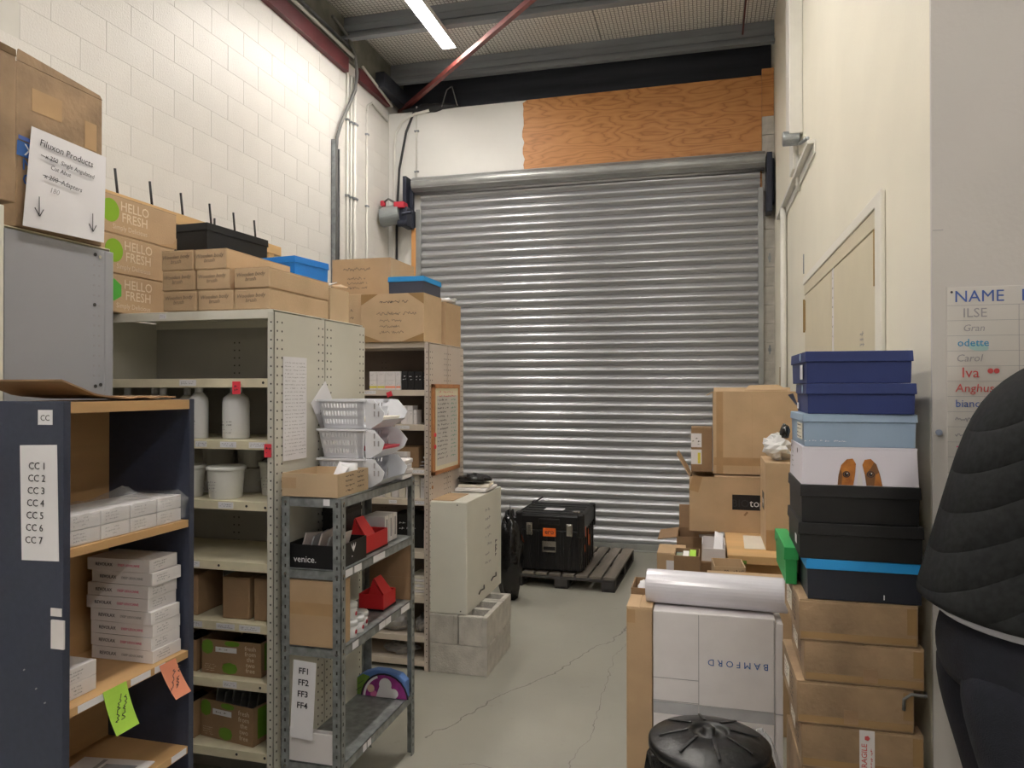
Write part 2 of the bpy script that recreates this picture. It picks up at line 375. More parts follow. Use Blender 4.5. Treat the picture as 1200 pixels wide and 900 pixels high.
def lidbox(name, label, cat, x0, x1, y0, y1, z0, z1, m, ml, lid=.03, over=.004, rz=0, group=None, tilt=None):
    sx, sy, sz = x1-x0, y1-y0, z1-z0
    t = thing(name, label, cat, ((x0+x1)/2, (y0+y1)/2, z0), rz, group, tilt)
    MB().frus((-sx/2+over*1.5, sx/2-over*1.5, -sy/2+over*1.5, sy/2-over*1.5), (-sx/2+over, sx/2-over, -sy/2+over, sy/2-over), 0, sz-.003).build('body', m, t, bevel=.0015)
    MB().frus((-sx/2, sx/2, -sy/2, sy/2), (-sx/2+over*.4, sx/2-over*.4, -sy/2+over*.4, sy/2-over*.4), sz-lid, sz).build('lid', ml, t, bevel=.0015)
    return t
def crumple(name, m, parent, rx, ry, rz, seed=0, amp=.25, loc=(0, 0, 0), seg=14, flat=True, smooth=True):
    """irregular bag-like lump standing on z = 0"""
    rd = random.Random(seed); mb = MB(); vs = []; n = seg
    ph = [(rd.uniform(0, 6.28), rd.uniform(2, 5), rd.uniform(2, 6)) for _ in range(6)]
    rows = n//2+2
    for i in range(rows):
        th = math.pi*i/(rows-1)
        for j in range(n):
            a = 6.2832*j/n; k = 1
            for (p, f1, f2) in ph: k += amp/3*math.sin(p+round(f1)*a+f2*th)
            k += rd.uniform(-1, 1)*amp*.25
            x, y, z = rx*k*math.sin(th)*math.cos(a), ry*k*math.sin(th)*math.sin(a), -rz*k*math.cos(th)
            vs.append((x, y, z))
    zs = min(v[2] for v in vs)*.8
    vs = [(x, y, max(z, zs)-zs) for x, y, z in vs]
    fs = [(i*n+j, i*n+(j+1) % n, (i+1)*n+(j+1) % n, (i+1)*n+j) for i in range(rows-1) for j in range(n)]
    mb.add(vs, fs); return mb.build(name, m, parent, smooth=smooth, loc=loc)
# ================================================================== THE ROOM
XL, XR, YB, ZC = -3.44, .648, 7.67, 5.27
struct('floor', MB().box(-3.6, 5.2, -4.2, 8.6, -.12, 0), 'floor_concrete')
# --- ceiling: foil insulation over purlins
ce = struct('ceiling', MB().box(-3.6, 5.2, -4.2, 8.6, ZC+.03, ZC+.15), 'wall_grey_white')
pan = MB().box(-.597, .597, -.597, .597, 0, .025).mesh('ceiling_panel', 'roof_foil')
pj = 0
for j, yc in enumerate([8.15, 7.2, 6.0, 4.8, 3.6, 2.4]):
    for xc in ([-2.85+1.2*i for i in range(4)] if yc > 2.5 else [-2.85+1.2*i for i in range(7)]):
        o = bpy.data.objects.new('ceiling_panel', pan); COL.objects.link(o); o.parent = ce; o.location = (xc, yc, ZC-.001*(pj % 3)); pj += 1
for y in (7.66, 6.56, 5.36, 4.16, 2.96, 1.76, .56, -.64, -1.84):
    x1 = XR if y > 2.6 else 5.0
    p = MB()
    p.box(XL, x1, y, y+.006, 5.03, ZC-.004)                       # web
    p.box(XL, x1, y-.07, y, 5.03, 5.036); p.box(XL, x1, y-.07, y-.064, 5.036, 5.056)     # bottom flange and lip
    p.box(XL, x1, y+.006, y+.08, ZC-.012, ZC-.004)                # top flange
    p.box(XL, x1, y-.012, y, 5.12, 5.135); p.box(XL, x1, y-.008, y, 5.19, 5.2)
    p.build('purlin', 'steel_purlin', ce)
MB().box(XL, XR, 8.02, 8.1, 4.72, 5.24).box(XL, XR, 7.92, 8.1, 4.72, 4.735).build('edge_beam', 'steel_dark', ce)
MB().box(-3.4, -3.3, 7.25, 8.2, 4.86, 5.02).build('knee_plate', 'steel_dark', ce)
# red bracing rod just under the purlins
MB().obox(Matrix.Translation((-2.3, 6.83, 4.85)) @ Matrix.Rotation(math.atan2(-2.75, 2.75), 4, 'Z'), 3.6, .045, .045).build('brace_rod', 'red_brace', ce)
MB().bar((.33, 7.2, 4.95), (.33, 5.2, 5.0), .008, 6).build('brace_rod', 'maroon', ce)

# --- left wall of painted blocks
wl = struct('wall_left', MB().box(-3.6, XL-.004, -4.2, 8.6, 0, ZC), 'mortar')
BL, BH = .385, .186
bmesh_block = MB().box(-.006, .0025, .0016, BL-.0016, .0014, BH-.0014).mesh('block', 'block_paint')
half_cache = {}
for r in range(-8, 8):
    z = 3.465+BH*r
    if z > 4.72: continue
    off = 4.219 if r % 2 == 0 else 4.408
    k0 = -4
    for k in range(k0, 10):
        y = off+BL*k
        if y < 2.75 or y > YB-.02: continue
        if y+BL > YB:
            key = round(YB-y, 3)
            if key not in half_cache: half_cache[key] = MB().box(-.006, .0025, .0016, key-.001, .0014, BH-.0014).mesh('block', 'block_paint')
            me = half_cache[key]
        else: me = bmesh_block
        o = bpy.data.objects.new('block', me); COL.objects.link(o); o.parent = wl
        o.location = (XL-.0045+random.uniform(-.0004, .0004), y, z)
# concrete bond beam, maroon angle and pipes along the head of the wall
MB().box(XL-.005, XL+.03, 2.0, 8.5, 4.90, ZC-.005).build('bond_beam', 'concrete_beam', wl)
MB().box(XL-.002, XL+.05, 1.5, 6.62, 4.76, 4.9).build('angle_beam', 'maroon', wl)
MB().box(XL-.002, XL+.05, 6.86, 7.6, 4.78, 4.9).build('angle_beam', 'maroon', wl)
MB().bar((XL+.075, 1.5, 4.93), (XL+.075, 6.7, 4.93), .016).build('pipe', 'conduit', wl, smooth=True)
MB().bar((XL+.075, 1.5, 4.99), (XL+.075, 6.6, 4.99), .013).build('pipe', 'galv', wl, smooth=True)
MB().bar((XL+.06, 6.9, 4.93), (XL+.06, 7.64, 4.80), .014).build('pipe', 'conduit', wl, smooth=True)
# conduits dropping down the wall
def drop(y, r, m, z1, z0=1.2, x=XL):
    o = MB().bar((x+r+.004, y, z0), (x+r+.004, y, z1), r).build('conduit', m, wl, smooth=True)
    for zz in (2.75, 3.55, 4.3):
        if zz < z1: MB().box(x, x+2*r+.008, y-r*1.9, y+r*1.9, zz, zz+.018).build('pipe_clip', 'galv', o)
    return o
drop(6.66, .013, 'conduit', 4.86); drop(6.80, .02, 'conduit', 4.78); drop(6.74, .012, 'conduit', 4.78); drop(7.10, .011, 'conduit', 4.55)
MB().tube([(XL+.015, 7.10, 4.55), (XL+.015, 7.12, 4.62), (XL+.02, 7.2, 4.68), (XL+.02, 7.6, 4.62)], .011).build('conduit', 'conduit', wl, smooth=True)
# slotted strut channel with cables
st = MB().box(XL, XL+.045, 6.36, 6.365, 1.2, 4.02).box(XL, XL+.045, 6.445, 6.45, 1.2, 3.95).box(XL, XL+.006, 6.36, 6.45, 1.2, 4.0).build('strut_channel', 'galv', wl)
MB().tube([(XL+.03, 6.40, 1.2), (XL+.03, 6.40, 3.9), (XL+.035, 6.41, 4.05), (XL+.05, 6.46, 4.2), (XL+.06, 6.6, 4.42), (XL+.07, 6.72, 4.62), (XL+.08, 6.74, 4.8), (XL+.09, 6.68, 4.95), (XL+.1, 6.5, 5.06), (XL+.1, 6.2, 5.1)], .017).build('cable', 'cable_grey', wl, smooth=True)
MB().tube([(XL+.035, 6.425, 1.2), (XL+.035, 6.425, 3.94)], .012).build('cable', 'cable_black', wl, smooth=True)

# --- end wall: infill above the shutter, pier each side
wb = struct('wall_back', MB().box(-3.6, 5.2, 8.4, 8.6, 0, ZC), 'wall_grey_white')
MB().box(XL, -3.075, YB+.01, YB+.1, 0, 4.73).build('side_pier', 'wall_white', wb)
MB().box(-3.075, -1.845, YB+.01, YB+.03, 3.6, 4.73).build('painted_panel', 'wall_white', wb)
# ragged painted edge, bare plywood on the right
pts = [(-1.845, 4.73)]; rd = random.Random(3)
for i in range(19): pts.append((-1.885+rd.uniform(-.014, .014)+(.06 if i > 16 else 0), 4.70-i*.06))
pts += [(-1.8, 3.6), (.53, 3.6), (.53, 4.74)]
MB().poly([(a, YB+.002, b) for a, b in pts], (0, .008, 0)).build('plywood_panel', 'plywood', wb)
MB().box(-1.86, .53, YB+.0105, YB+.03, 3.6, 4.73).build('plywood_backing', 'plywood', wb)
MB().box(.532, XR-.005, YB-.005, YB+.03, 4.33, 4.80).build('timber_end', 'plywood', wb)
pm = MB().box(0, XR-.536, 0, .1, .003, .183).mesh('pier_block', 'grey_block')
for i in range(24):
    o = bpy.data.objects.new('pier_block', pm); COL.objects.link(o); o.parent = wb; o.location = (.534, YB, i*.186-.13)
    if i == 0: o.location = (.534, YB, -.0)
MB().box(.534, XR, YB+.02, YB+.12, 0, 4.4).build('pier_mortar', 'mortar', wb)
for z in (1.12, 2.02, 2.92): MB().box(.585, .612, YB-.012, YB, z, z+.03).box(.592, .605, YB-.02, YB-.012, z-.03, z+.06).build('guide_bracket', 'galv', wb)
MB().box(-3.138, -3.087, YB-.06, YB+.005, 0, 3.42).build('timber_jamb', 'timber_orange', wb)
# pipes on the end wall
MB().tube([(-3.36, YB-.02, .4), (-3.36, YB-.02, 4.35), (-3.34, YB-.02, 4.5), (-3.27, YB-.02, 4.62), (-3.12, YB-.02, 4.69), (-2.95, YB-.01, 4.72)], .016).build('conduit', 'conduit', wb, smooth=True)
MB().tube([(-3.33, YB-.018, .4), (-3.33, YB-.018, 3.6), (-3.30, YB-.018, 4.1), (-3.22, YB-.018, 4.5), (-3.13, YB-.01, 4.72)], .014).build('cable', 'cable_black', wb, smooth=True)
pc = MB().bar((-3.10, YB-.006, 3.95), (-3.10, YB-.006, 4.78), .009).build('conduit', 'conduit', wb, smooth=True)
for z in (4.05, 4.5): MB().box(-3.125, -3.075, YB-.018, YB+.008, z, z+.014).build('pipe_clip', 'galv', pc)
MB().tube([(-2.80, YB-.02, 4.74), (-2.74, YB-.03, 4.92), (-2.68, YB-.03, 4.95), (-2.62, YB-.02, 4.74)], .006).build('cable', 'cable_grey', wb, smooth=True)
crumple('cable_bundle', 'cable_black', wb, .3, .05, .05, 5, .3, loc=(-2.95, YB+.02, 4.70))

# --- roller shutter
dr = tag(bpy.data.objects.new('door_1', None), 'grey corrugated steel roller shutter, closed', kind='structure'); COL.objects.link(dr)
SP = .0915; DX0, DX1 = -3.045, .512
prof = []
for i in range(9):
    a = i/8; prof.append((-.030*math.sin(math.pi*min(1, a*1.12)) if a < .9 else .006*(a-.9)/.1, a*SP))
sl = MB()
vs = [(DX0, p[0], p[1]) for p in prof]+[(DX1, p[0], p[1]) for p in prof]+[(DX0, p[0]+.002, p[1]) for p in prof]+[(DX1, p[0]+.002, p[1]) for p in prof]
n = len(prof); fs = [(i, n+i, n+i+1, i+1) for i in range(n-1)]+[(2*n+i, 2*n+i+1, 3*n+i+1, 3*n+i) for i in range(n-1)]
sl.add(vs, fs); slm = sl.mesh('slat', 'door_steel', True)
for i in range(41):
    o = bpy.data.objects.new('slat', slm); COL.objects.link(o); o.parent = dr; o.location = (0, YB-.005, .065+i*SP)
MB().box(DX0, DX1, YB-.045, YB+.0, .005, .075).box(DX0, DX1, YB-.06, YB+.0, .0, .012).build('bottom_rail', 'door_grey', dr, bevel=.003)
# the drum of rolled curtain
dp = []
for i in range(33):
    a = 2*math.pi*i/32; dp.append((.145*math.cos(a), .145*math.sin(a)))
MB().tube([(DX0-.06, YB-.09, 3.882), (DX1+.04, YB-.09, 3.882)], .076, 24).build('drum', 'door_grey', dr, smooth=False)
for k, a in enumerate((-20, 40, 100, 160, 215, 262)):
    y, z = YB-.09+.077*math.cos(R(a)), 3.882+.077*math.sin(R(a))
    MB().bar((DX0-.06, y, z), (DX1+.04, y, z), .004, 6).build('drum_rib', 'door_steel', dr)
MB().tube([(DX0-.055, YB-.05, 3.80), (DX1+.035, YB-.05, 3.80)], .018, 10).build('lip_roll', 'door_steel', dr, smooth=True)
MB().box(DX0-.04, DX0+.012, YB-.065, YB+.0, 0, 3.62).build('guide_rail', 'door_grey', dr, bevel=.003)
MB().box(DX1-.02, DX1+.028, YB-.065, YB+.02, 0, 3.62).build('guide_rail', 'door_grey', dr, bevel=.003)
MB().box(DX1-.04, DX1+.0, YB-.075, YB-.06, 0, 1.55).build('guide_rail', 'steel_dark', dr)
MB().box(-3.185, -3.145, YB-.2, YB+.0, 3.45, 3.96).box(-3.14, -3.10, YB-.12, YB-.065, 3.4, 3.84).build('end_bracket', 'bracket_navy', dr, bevel=.004)
MB().box(DX1+.05, DX1+.10, YB-.2, YB+.0, 3.35, 3.92).box(DX1+.09, DX1+.125, YB-.12, YB, 3.45, 3.88).build('end_bracket', 'bracket_navy', dr, bevel=.004)
# motor of the shutter
mo = thing('shutter_motor', 'grey round shutter motor with red cover at the left end of the roller drum', 'motor', (-3.225, YB-.22, 3.53))
MB().tube([(-.17, -.03, -.02), (-.16, -.03, -.02), (.02, .0, .02), (.03, 0, .02)], .105, 24).build('housing', 'motor_grey', mo, bevel=.01)
MB().tube([(-.185, -.033, -.023), (-.17, -.03, -.02)], .092, 24).build('end_cap', 'motor_grey', mo)
o = disc('sticker', mo, 'L', (-.187, -.05, -.06), .035, 'yellow_sticker')
MB().box(-.02, .1, -.09, .03, .06, .13).build('red_cover', 'motor_red', mo, bevel=.012)
MB().box(-.19, -.14, -.06, .0, .1, .16).build('red_cover', 'motor_red', mo, bevel=.012)
MB().tube([(-.165, -.03, .14), (-.09, -.06, .17), (.0, -.05, .12)], .012).build('cable', 'cable_grey', mo, smooth=True)
MB().box(.03, .12, -.05, .2, -.12, .08).bar((.02, -.05, -.1), (.13, -.05, -.1), .035, 12).bar((.06, -.06, 0), (.16, -.02, .02), .02).build('gearbox', 'bracket_navy', mo, bevel=.006)

# --- right wall with the double door
wr = struct('wall_right', MB().box(XR, XR+.16, 2.462, 8.5, 0, ZC), 'wall_cream')
d2 = tag(bpy.data.objects.new('door_2', None), 'cream double door flush in the right wall', kind='structure'); COL.objects.link(d2)
X = XR
MB().box(X-.018, X-.001, 3.03, 3.135, 0, 2.36).build('door_frame', 'door_frame', d2, bevel=.004)
MB().box(X-.018, X-.001, 3.03, 5.34, 2.352, 2.40).build('door_frame', 'door_frame', d2, bevel=.004)
MB().box(X-.012, X-.001, 3.137, 5.32, 2.28, 2.35).build('door_stop', 'door_leaf', d2)
MB().box(X-.009, X-.001, 3.14, 4.225, .02, 2.274).build('door_leaf', 'door_leaf', d2)
MB().box(X-.009, X-.001, 4.232, 5.31, .02, 2.274).build('door_leaf', 'door_leaf', d2)
for (y, z) in ((3.15, 2.06), (5.30, 2.04), (3.15, .3), (5.3, .3)):
    MB().box(X-.013, X-.009, y-.02, y+.03, z, z+.2).bar((X-.014, y+(-.006 if y < 4 else .012), z-.01), (X-.014, y+(-.006 if y < 4 else .012), z+.21), .007, 8).build('hinge', 'brass', d2)
plate('pencil_note', d2, 'L', (X-.009, 4.17, 2.05), .05, .5, 'white_card')
scrib(d2, 'L', (X-.0095, 4.17, 2.1), .03, 8, .05, 'ink_grey', h=.02, seed=4)
for (y, z) in ((3.42, 1.86), (4.35, 1.8), (4.7, 1.76), (5.0, 1.72)): scrib(d2, 'L', (X-.0095, y, z), .08, 3, .022, 'ink_grey', h=.02, seed=int(y*90), name='scuff')
MB().bar((X-.02, 5.28, 2.42), (X-.02, 5.28, 2.55), .004, 6).build('hook', 'galv', d2)
MB().box(X-.004, X-.001, 4.34, 4.36, 2.355, 2.36).build('keyhole', 'hole', d2)
MB().box(X-.006, X-.001, 7.0, 7.16, 1.62, 1.85).build('wall_tag', 'brass', wr)
# trunking, ledge and surface panel high on the right wall
MB().box(X-.09, X-.001, 5.45, 5.68, 3.42, ZC-.3).build('trunking', 'conduit', wr, bevel=.006)
MB().box(X-.04, X-.001, 5.72, 5.95, 3.25, 4.9).build('trunking', 'conduit', wr, bevel=.006)
MB().tube([(X-.13, 5.5, 3.40), (X-.02, 5.5, 3.40)], .05, 16).build('junction_box', 'galv', wr, bevel=.006)
MB().box(X-.05, X-.001, 4.84, 6.95, 3.15, 3.175).box(X-.012, X-.001, 4.84, 6.95, 3.09, 3.15).build('ledge', 'conduit', wr, bevel=.003)
MB().bar((X-.045, 4.86, 3.19), (X-.02, 5.5, 3.36), .012).build('stay', 'galv', wr, smooth=True)
MB().bar((X-.02, 5.58, 3.3), (X-.02, 5.58, 3.05), .014).build('conduit', 'conduit', wr, smooth=True)
MB().bar((X-.03, 6.5, 0.2), (X-.03, 6.5, 3.15), .026).build('conduit', 'conduit', wr, smooth=True)
MB().box(X-.02, X-.001, 6.1, 7.3, 3.25, 4.3).build('surface_panel', 'wall_cream', wr, bevel=.004)
# --- wall with the name board
wn = struct('wall_front', MB().box(XR, 5.2, 2.447, 2.461, 0, ZC), 'wall_grey_white')
nb = thing('name_board', 'white dry-erase name board with handwritten coloured names', 'whiteboard', (.686, 2.4455, 1.36))
MB().box(0, .75, -.006, 0, 0, .59).build('panel', 'board_white', nb, bevel=.001)
for i in range(13): MB().box(.0, .75, -.0066, -.006, .535-.0445*i, .536-.0445*i).build('ruled_line', 'ink_grey', nb)
MB().box(.185, .1862, -.0066, -.006, .0, .535).build('ruled_line', 'ink_grey', nb)
def nm(s, size, m, x, z, **k): text(s, size, m, nb, 'F', (x, -.0062, z), align='LEFT', **k)
nm('NAME', .048, 'ink_blue', .018, .560); nm('D', .048, 'ink_blue', .19, .560)
nm('ILSE', .038, 'ink_grey', .04, .512); nm('Gran', .028, 'ink_grey', .04, .468, shear=.2)
nm('odette', .031, 'ink_cyan', .026, .425, bold=.01); nm('Carol', .03, 'ink_grey', .022, .38, shear=.2)
nm('Iva', .043, 'ink_red', .036, .337); nm('Anghus', .034, 'ink_red', .02, .292, shear=.1); nm('bianca', .031, 'ink_blue', .02, .247)
nm('To', .034, 'ink_pink', .022, .11); nm('Iv', .034, 'ink_pink', .022, .07)
for (z, mm) in ((.2, 'ink_grey'), (.157, 'ink_grey'), (.03, 'ink_pink')): scrib(nb, 'F', (.055, -.0062, z), .07, 1, .02, mm, h=.018, seed=int(z*100))
for dx in (.112, .128): disc('heart', nb, 'F', (dx, -.0062, .343), .0075, 'ink_red', off=.0004); 
disc('smudge', nb, 'F', (.082, -.0062, .412), .011, 'ink_teal', sx=2.4, roll=-8, t=.0003)
for (x, z) in ((.012, .575), (.012, .012)): disc('screw', nb, 'F', (x, -.0064, z), .0035, 'ink')
tag(disc('wall_magnet', None, 'F', (.664, 2.446, 1.522), .009, 'magnet', t=.006), 'small round pale blue knob on the wall left of the name board', 'knob')
MB().box(XR+.003, XR+.03, 2.4455, 2.447, 2.12, 2.122).build('hairline', 'ink_grey', wn)
# rest of the hall behind the camera
struct('wall_rear', MB().box(-3.6, 5.2, -4.35, -4.2, 0, ZC), 'wall_grey_white')
struct('wall_side', MB().box(5.2, 5.35, -4.35, 2.6, 0, ZC), 'wall_grey_white')

# --- fluorescent battens: seen by the shutter, inferred over the aisle, added as hall fill
def batten(x, y0, y1, z, label, group=None):
    t = thing('fluorescent_light', label, 'light', (x, (y0+y1)/2, z), group='fluorescent battens')
    h = (y1-y0)/2
    MB().box(-.05, .05, -h, h, .03, .062).build('housing', 'batten_white', t, bevel=.004)
    for s in (-1, 1): MB().bar((s*.036, -h+.02, .012), (s*.036, h-.02, .012), .02, 10).build('tube', 'tube', t, smooth=True)
    for s in (-1, 1): MB().box(*sorted((s*.066, s*.070)), -h, h, -.006, .045).build('reflector_skirt', 'batten_white', t)
    MB().box(-.066, .066, -h, h, .036, .045).build('reflector', 'batten_white', t)
    for e in (-1, 1): MB().box(-.07, .07, e*h-.012, e*h+.012, -.012, .05).build('lamp_holder', 'batten_white', t, bevel=.003)
    return t
batten(-2.41, 5.28, 6.80, 4.965, 'lit fluorescent batten under the steel roof beams above the roller shutter')
batten(-.75, 1.05, 2.57, 4.965, 'fluorescent batten over the aisle between the shelves and the carton stack')
batten(-.75, -2.2, -.68, 4.965, 'unseen fluorescent batten added behind the camera to fill the open hall')  # out of view, added for general light from behind the camera
batten(2.6, -1.8, -.28, 4.965, 'unseen fluorescent batten added as fill in front of the name board wall')  # added fitting out of view, set well back from the board wall
batten(2.6, -3.9, -2.38, 4.965, 'unseen fluorescent batten added as fill at the far right of the open hall')  # unseen, put in to raise the fill light of the hall
batten(-2.41, -.9, .62, 4.965, 'unseen fluorescent batten added as fill beside the left block wall behind the camera')  # added behind the camera so more fill light reaches the shelves
batten(-.75, 3.3, 4.82, 4.965, 'fluorescent batten over the middle of the aisle')
# ================================================================== LEFT SIDE: shelving and what stands on it
def shelving(name, label, x0, x1, y0, y1, H, levels, pm, sm, bm, back=True, backside=1, perf=True, lip=.034, topm=None, fl=.03):
    """steel shelving; open front at y0 (backside=1) - local origin front-left-bottom"""
    W, D = x1-x0, y1-y0
    t = thing(name, label, 'shelving', (x0, y0, 0))
    for xs in (0, W-.006):
        p = MB().box(xs, xs+.006, 0, D, 0, H-.012)
        a, b = (0, fl) if xs == 0 else (W-fl, W)
        p.box(a, b, 0, .003, 0, H-.012); p.box(a, b, D-.003, D, 0, H-.012)
        p.build('side_panel', pm, t, bevel=.0015)
    if back:
        yb = D-.006 if backside > 0 else .003
        MB().box(.006, W-.006, yb, yb+.003, 0, H-.03).build('back_panel', bm, t)
    for z in levels:
        s = MB().box(.007, W-.007, .004, D-.008, z-.004, z)
        s.box(.007, W-.007, .003, .006, z-lip, z).box(.007, W-.007, D-.01, D-.008, z-lip, z).box(.007, W-.007, .006, .02, z-lip, z-lip+.003)
        s.build('shelf', (topm if topm and z == max(levels) else sm), t, bevel=.001)
    if perf:
        h = MB()
        ys = [.018, .05, D-.05, D-.018] if D > .3 else [.02, D/2-.012, D/2+.012, D-.02]
        for yy in ys:
            z = .06
            while z < H-.04:
                h.box(W, W+.0006, yy-.0035, yy+.0035, z-.0035, z+.0035)
                z += .0335
        for xx in (W*.5-.012, W*.5+.012):
            z = .1
            while z < H-.1:
                h.box(xx-.003, xx+.003, D-.0068, D-.006, z, z+.006) if back and backside > 0 else None
                z += .033
        z = .05
        while z < H-.04:
            h.box(W-fl*.5-.003, W-fl*.5+.003, -.0006, 0, z, z+.006); z += .033
        o = h.build('perforations', 'hole', t); o['kind'] = 'stuff'
    return t
def tickets(parent, specs, y=-.0004):
    for (x, z, w, h, m) in specs:
        plate('price_ticket', parent, 'F', (x, y+.003, z), w, h, m, t=.0008)
        if m == 'white_paper': scrib(parent, 'F', (x, y+.003, z), w*.8, 2, h*.3, 'ink_grey', h=h*.22, off=.0012, name='printing', seed=int(x*1000+z*100))

AL = [.285, .547, .765, .995, 1.225, 1.455, 1.69, 1.95]
ua = shelving('shelving_unit', 'cream perforated steel shelving bay with bottles, buckets and cartons, behind the dark bookcase', -2.40, -1.56, 2.456, 2.832, 1.952, AL, 'cream_panel', 'cream_shelf', 'grey_back', topm='cream_white')
tickets(ua, [(.345, 1.934, .03, .018, 'white_paper'), (.46, 1.674, .075, .024, 'white_paper'), (.52, 1.439, .05, .022, 'white_paper'), (.64, 1.439, .07, .022, 'white_paper'), (.765, 1.439, .07, .022, 'white_paper'),
             (.63, 1.208, .065, .024, 'white_paper'), (.49, .978, .05, .022, 'white_paper'), (.5, .748, .055, .022, 'white_paper'), (.63, .748, .08, .022, 'white_paper'), (.735, .748, .09, .022, 'white_paper'), (.65, .53, .06, .024, 'white_paper')])
for (x, z, w, h) in ((.68, 1.655, .035, .048), (.815, 1.42, .03, .05)):
    o = plate('red_tag', ua, 'F', (x, -.004, z), w, h, 'red_tag', t=.001); scrib(ua, 'F', (x, -.005, z), w*.5, 2, h*.3, 'ink', h=.009, seed=3, name='printing')
for (x, z) in ((.79, 1.674), (.72, 1.208), (.80, 1.205), (.78, .53), (.60, .978), (.68, .27), (.8, .27)): disc('bolt', ua, 'F', (x, .0026, z), .005, 'hole')
ub = shelving('shelving_unit', 'cream perforated steel shelving bay standing back to back behind the bottle shelves', -2.40, -1.56, 2.836, 3.212, 1.952, AL, 'cream_panel', 'cream_shelf', 'grey_back', backside=-1, topm='cream_white')
def ruled_sheet(name, label, cat, face, loc, w, h, m='white_paper', roll=0, rows=24, ink='ink_grey', cols=3, seed=0):
    t = thing(name, label, cat, loc)
    plate('sheet', t, face, (0, 0, 0), w, h, m, roll=roll, t=.0008, off=.0006)
    for c in range(cols):
        u = Vector(FR[face][0])*((c+.5)/cols-.5)*w*.9
        if roll: u = fm(face, (0, 0, 0), roll).to_3x3() @ Vector((((c+.5)/cols-.5)*w*.9, 0, 0))
        scrib(t, face, tuple(u), w*.8/cols, rows, h*.92/rows, ink, roll=roll, h=h*.3/rows, off=.0018, seed=seed+c, name='printing')
    return t
ruled_sheet('price_list', 'tall white printed list taped to the side of the cream shelving', 'paper', 'R', (-1.558, 2.595, 1.575), .172, .40, rows=26, cols=3)
t = thing('paper_sign', 'white paper sheet hung cornerwise on the shelving side behind the baskets', 'paper', (-1.556, 2.83, 1.56))
plate('sheet', t, 'R', (0, 0, 0), .15, .20, 'white_paper', roll=38, off=.001); scrib(t, 'R', (0, -.035, .0), .02, 3, .012, 'ink', h=.012, off=.0022, seed=9)

# shelving beyond the bookcase at the far left
uc = shelving('shelving_unit', 'blue-grey steel shelving end panel rising behind the dark bookcase', -2.85, -2.0, 1.733, 2.149, 2.138, [.2, .7, 1.2, 1.65, 2.137], 'blue_grey_panel', 'cream_shelf', 'blue_grey_panel', perf=False)
h = MB()
for (yy, z0) in ((.355, .06), (.333, .06)):
    z = z0
    while z < 2.1: h.box(.85, .8508, yy-.003, yy+.003, z, z+.006); z += .034
o = h.build('perforations', 'ink_grey', uc); o['kind'] = 'stuff'
for (y, z, m) in ((.355, 2.10, 'chrome'), (.335, 2.105, 'hole'), (.333, 1.935, 'hole'), (.36, 1.665, 'hole'), (.338, 1.66, 'hole'), (.338, 1.63, 'hole')): disc('bolt', uc, 'R', (.851, y, z), .006, m, t=.002)
MB().box(.842, .852, .375, .416, 0, 2.126).build('edge_flange', 'blue_grey_panel', uc, bevel=.006)
ud = shelving('shelving_unit', 'white steel shelving post at the left picture edge behind the bookcase', -2.6, -1.75, 1.14, 1.516, 2.136, [.2, .7, 1.2, 1.65, 2.135], 'cream_white', 'cream_shelf', 'grey_back', perf=False)

# --- big cartons on the left shelving
c = thing('carton', 'large worn brown carton with blue print, carrying the taped note', 'box', (-2.17, 1.937, 2.139))
MB().box(-.17, .17, -.165, .161, 0, .50).build('body', 'kraft_old', c, bevel=.004)
MB().slab((.166, -.165, .50), (.166, .161, .50), (.166, .15, .512), (.166, -.16, .535), (.004, 0, 0)).build('flap', 'kraft_old', c)
plate('blue_print', c, 'R', (.171, -.115, .235), .10, .045, 'bam_blue', roll=-3); plate('blue_print', c, 'R', (.171, -.05, .265), .22, .012, 'ink_blue', roll=-3)
text('X', .05, 'white_paper', c, 'R', (.172, -.125, .235)); text('N', .05, 'bam_blue', c, 'R', (.172, -.13, .19), bold=.01); text('G', .05, 'bam_blue', c, 'R', (.172, -.13, .145), bold=.01)
for (y, z, w_, h_) in ((-.06, .40, .11, .07), (.11, .36, .05, .09)): plate('tape', c, 'R', (.171, y, z), w_, h_, 'tape', t=.0005)
c = thing('carton', 'brown carton cut off by the left picture edge, top of the shelving', 'box', (-1.90, 1.37, 2.137))
MB().box(-.15, .15, -.18, .178, 0, .385).build('body', 'kraft_old', c, bevel=.003)
MB().slab((.147, -.18, .385), (.147, .178, .385), (.152, .172, .40), (.152, -.18, .41), (.004, 0, 0)).build('flap', 'kraft_old', c)
t = thing('paper_note', 'white handwritten stock note with two arrows taped to the big carton', 'paper', (-1.992, 1.94, 2.30))
o = MB().poly([(0, -.125, .153), (0, .165, .145), (.012, .145, -.153), (.012, -.165, -.16)], (.0008, 0, 0)).build('sheet', 'white_paper', t)
text('Filuxon Products', .030, 'ink', t, 'R', (.006, .0, .105), roll=-3, shear=.15)
text('x 250  Single Angulated', .020, 'ink', t, 'R', (.009, .01, .065), roll=-4, shear=.2); text('Cut Abut', .020, 'ink', t, 'R', (.011, -.03, .04), roll=-4, shear=.2)
text('x 200  Adapters', .022, 'ink', t, 'R', (.012, -.02, .005), roll=-4, shear=.2); text('180', .024, 'ink_grey', t, 'R', (.013, -.055, -.03), roll=-4, shear=.2)
plate('strike', t, 'R', (.013, -.062, .008), .07, .002, 'ink', roll=-4, off=.001); plate('strike', t, 'R', (.0085, -.07, .068), .06, .002, 'ink', roll=-8, off=.001)
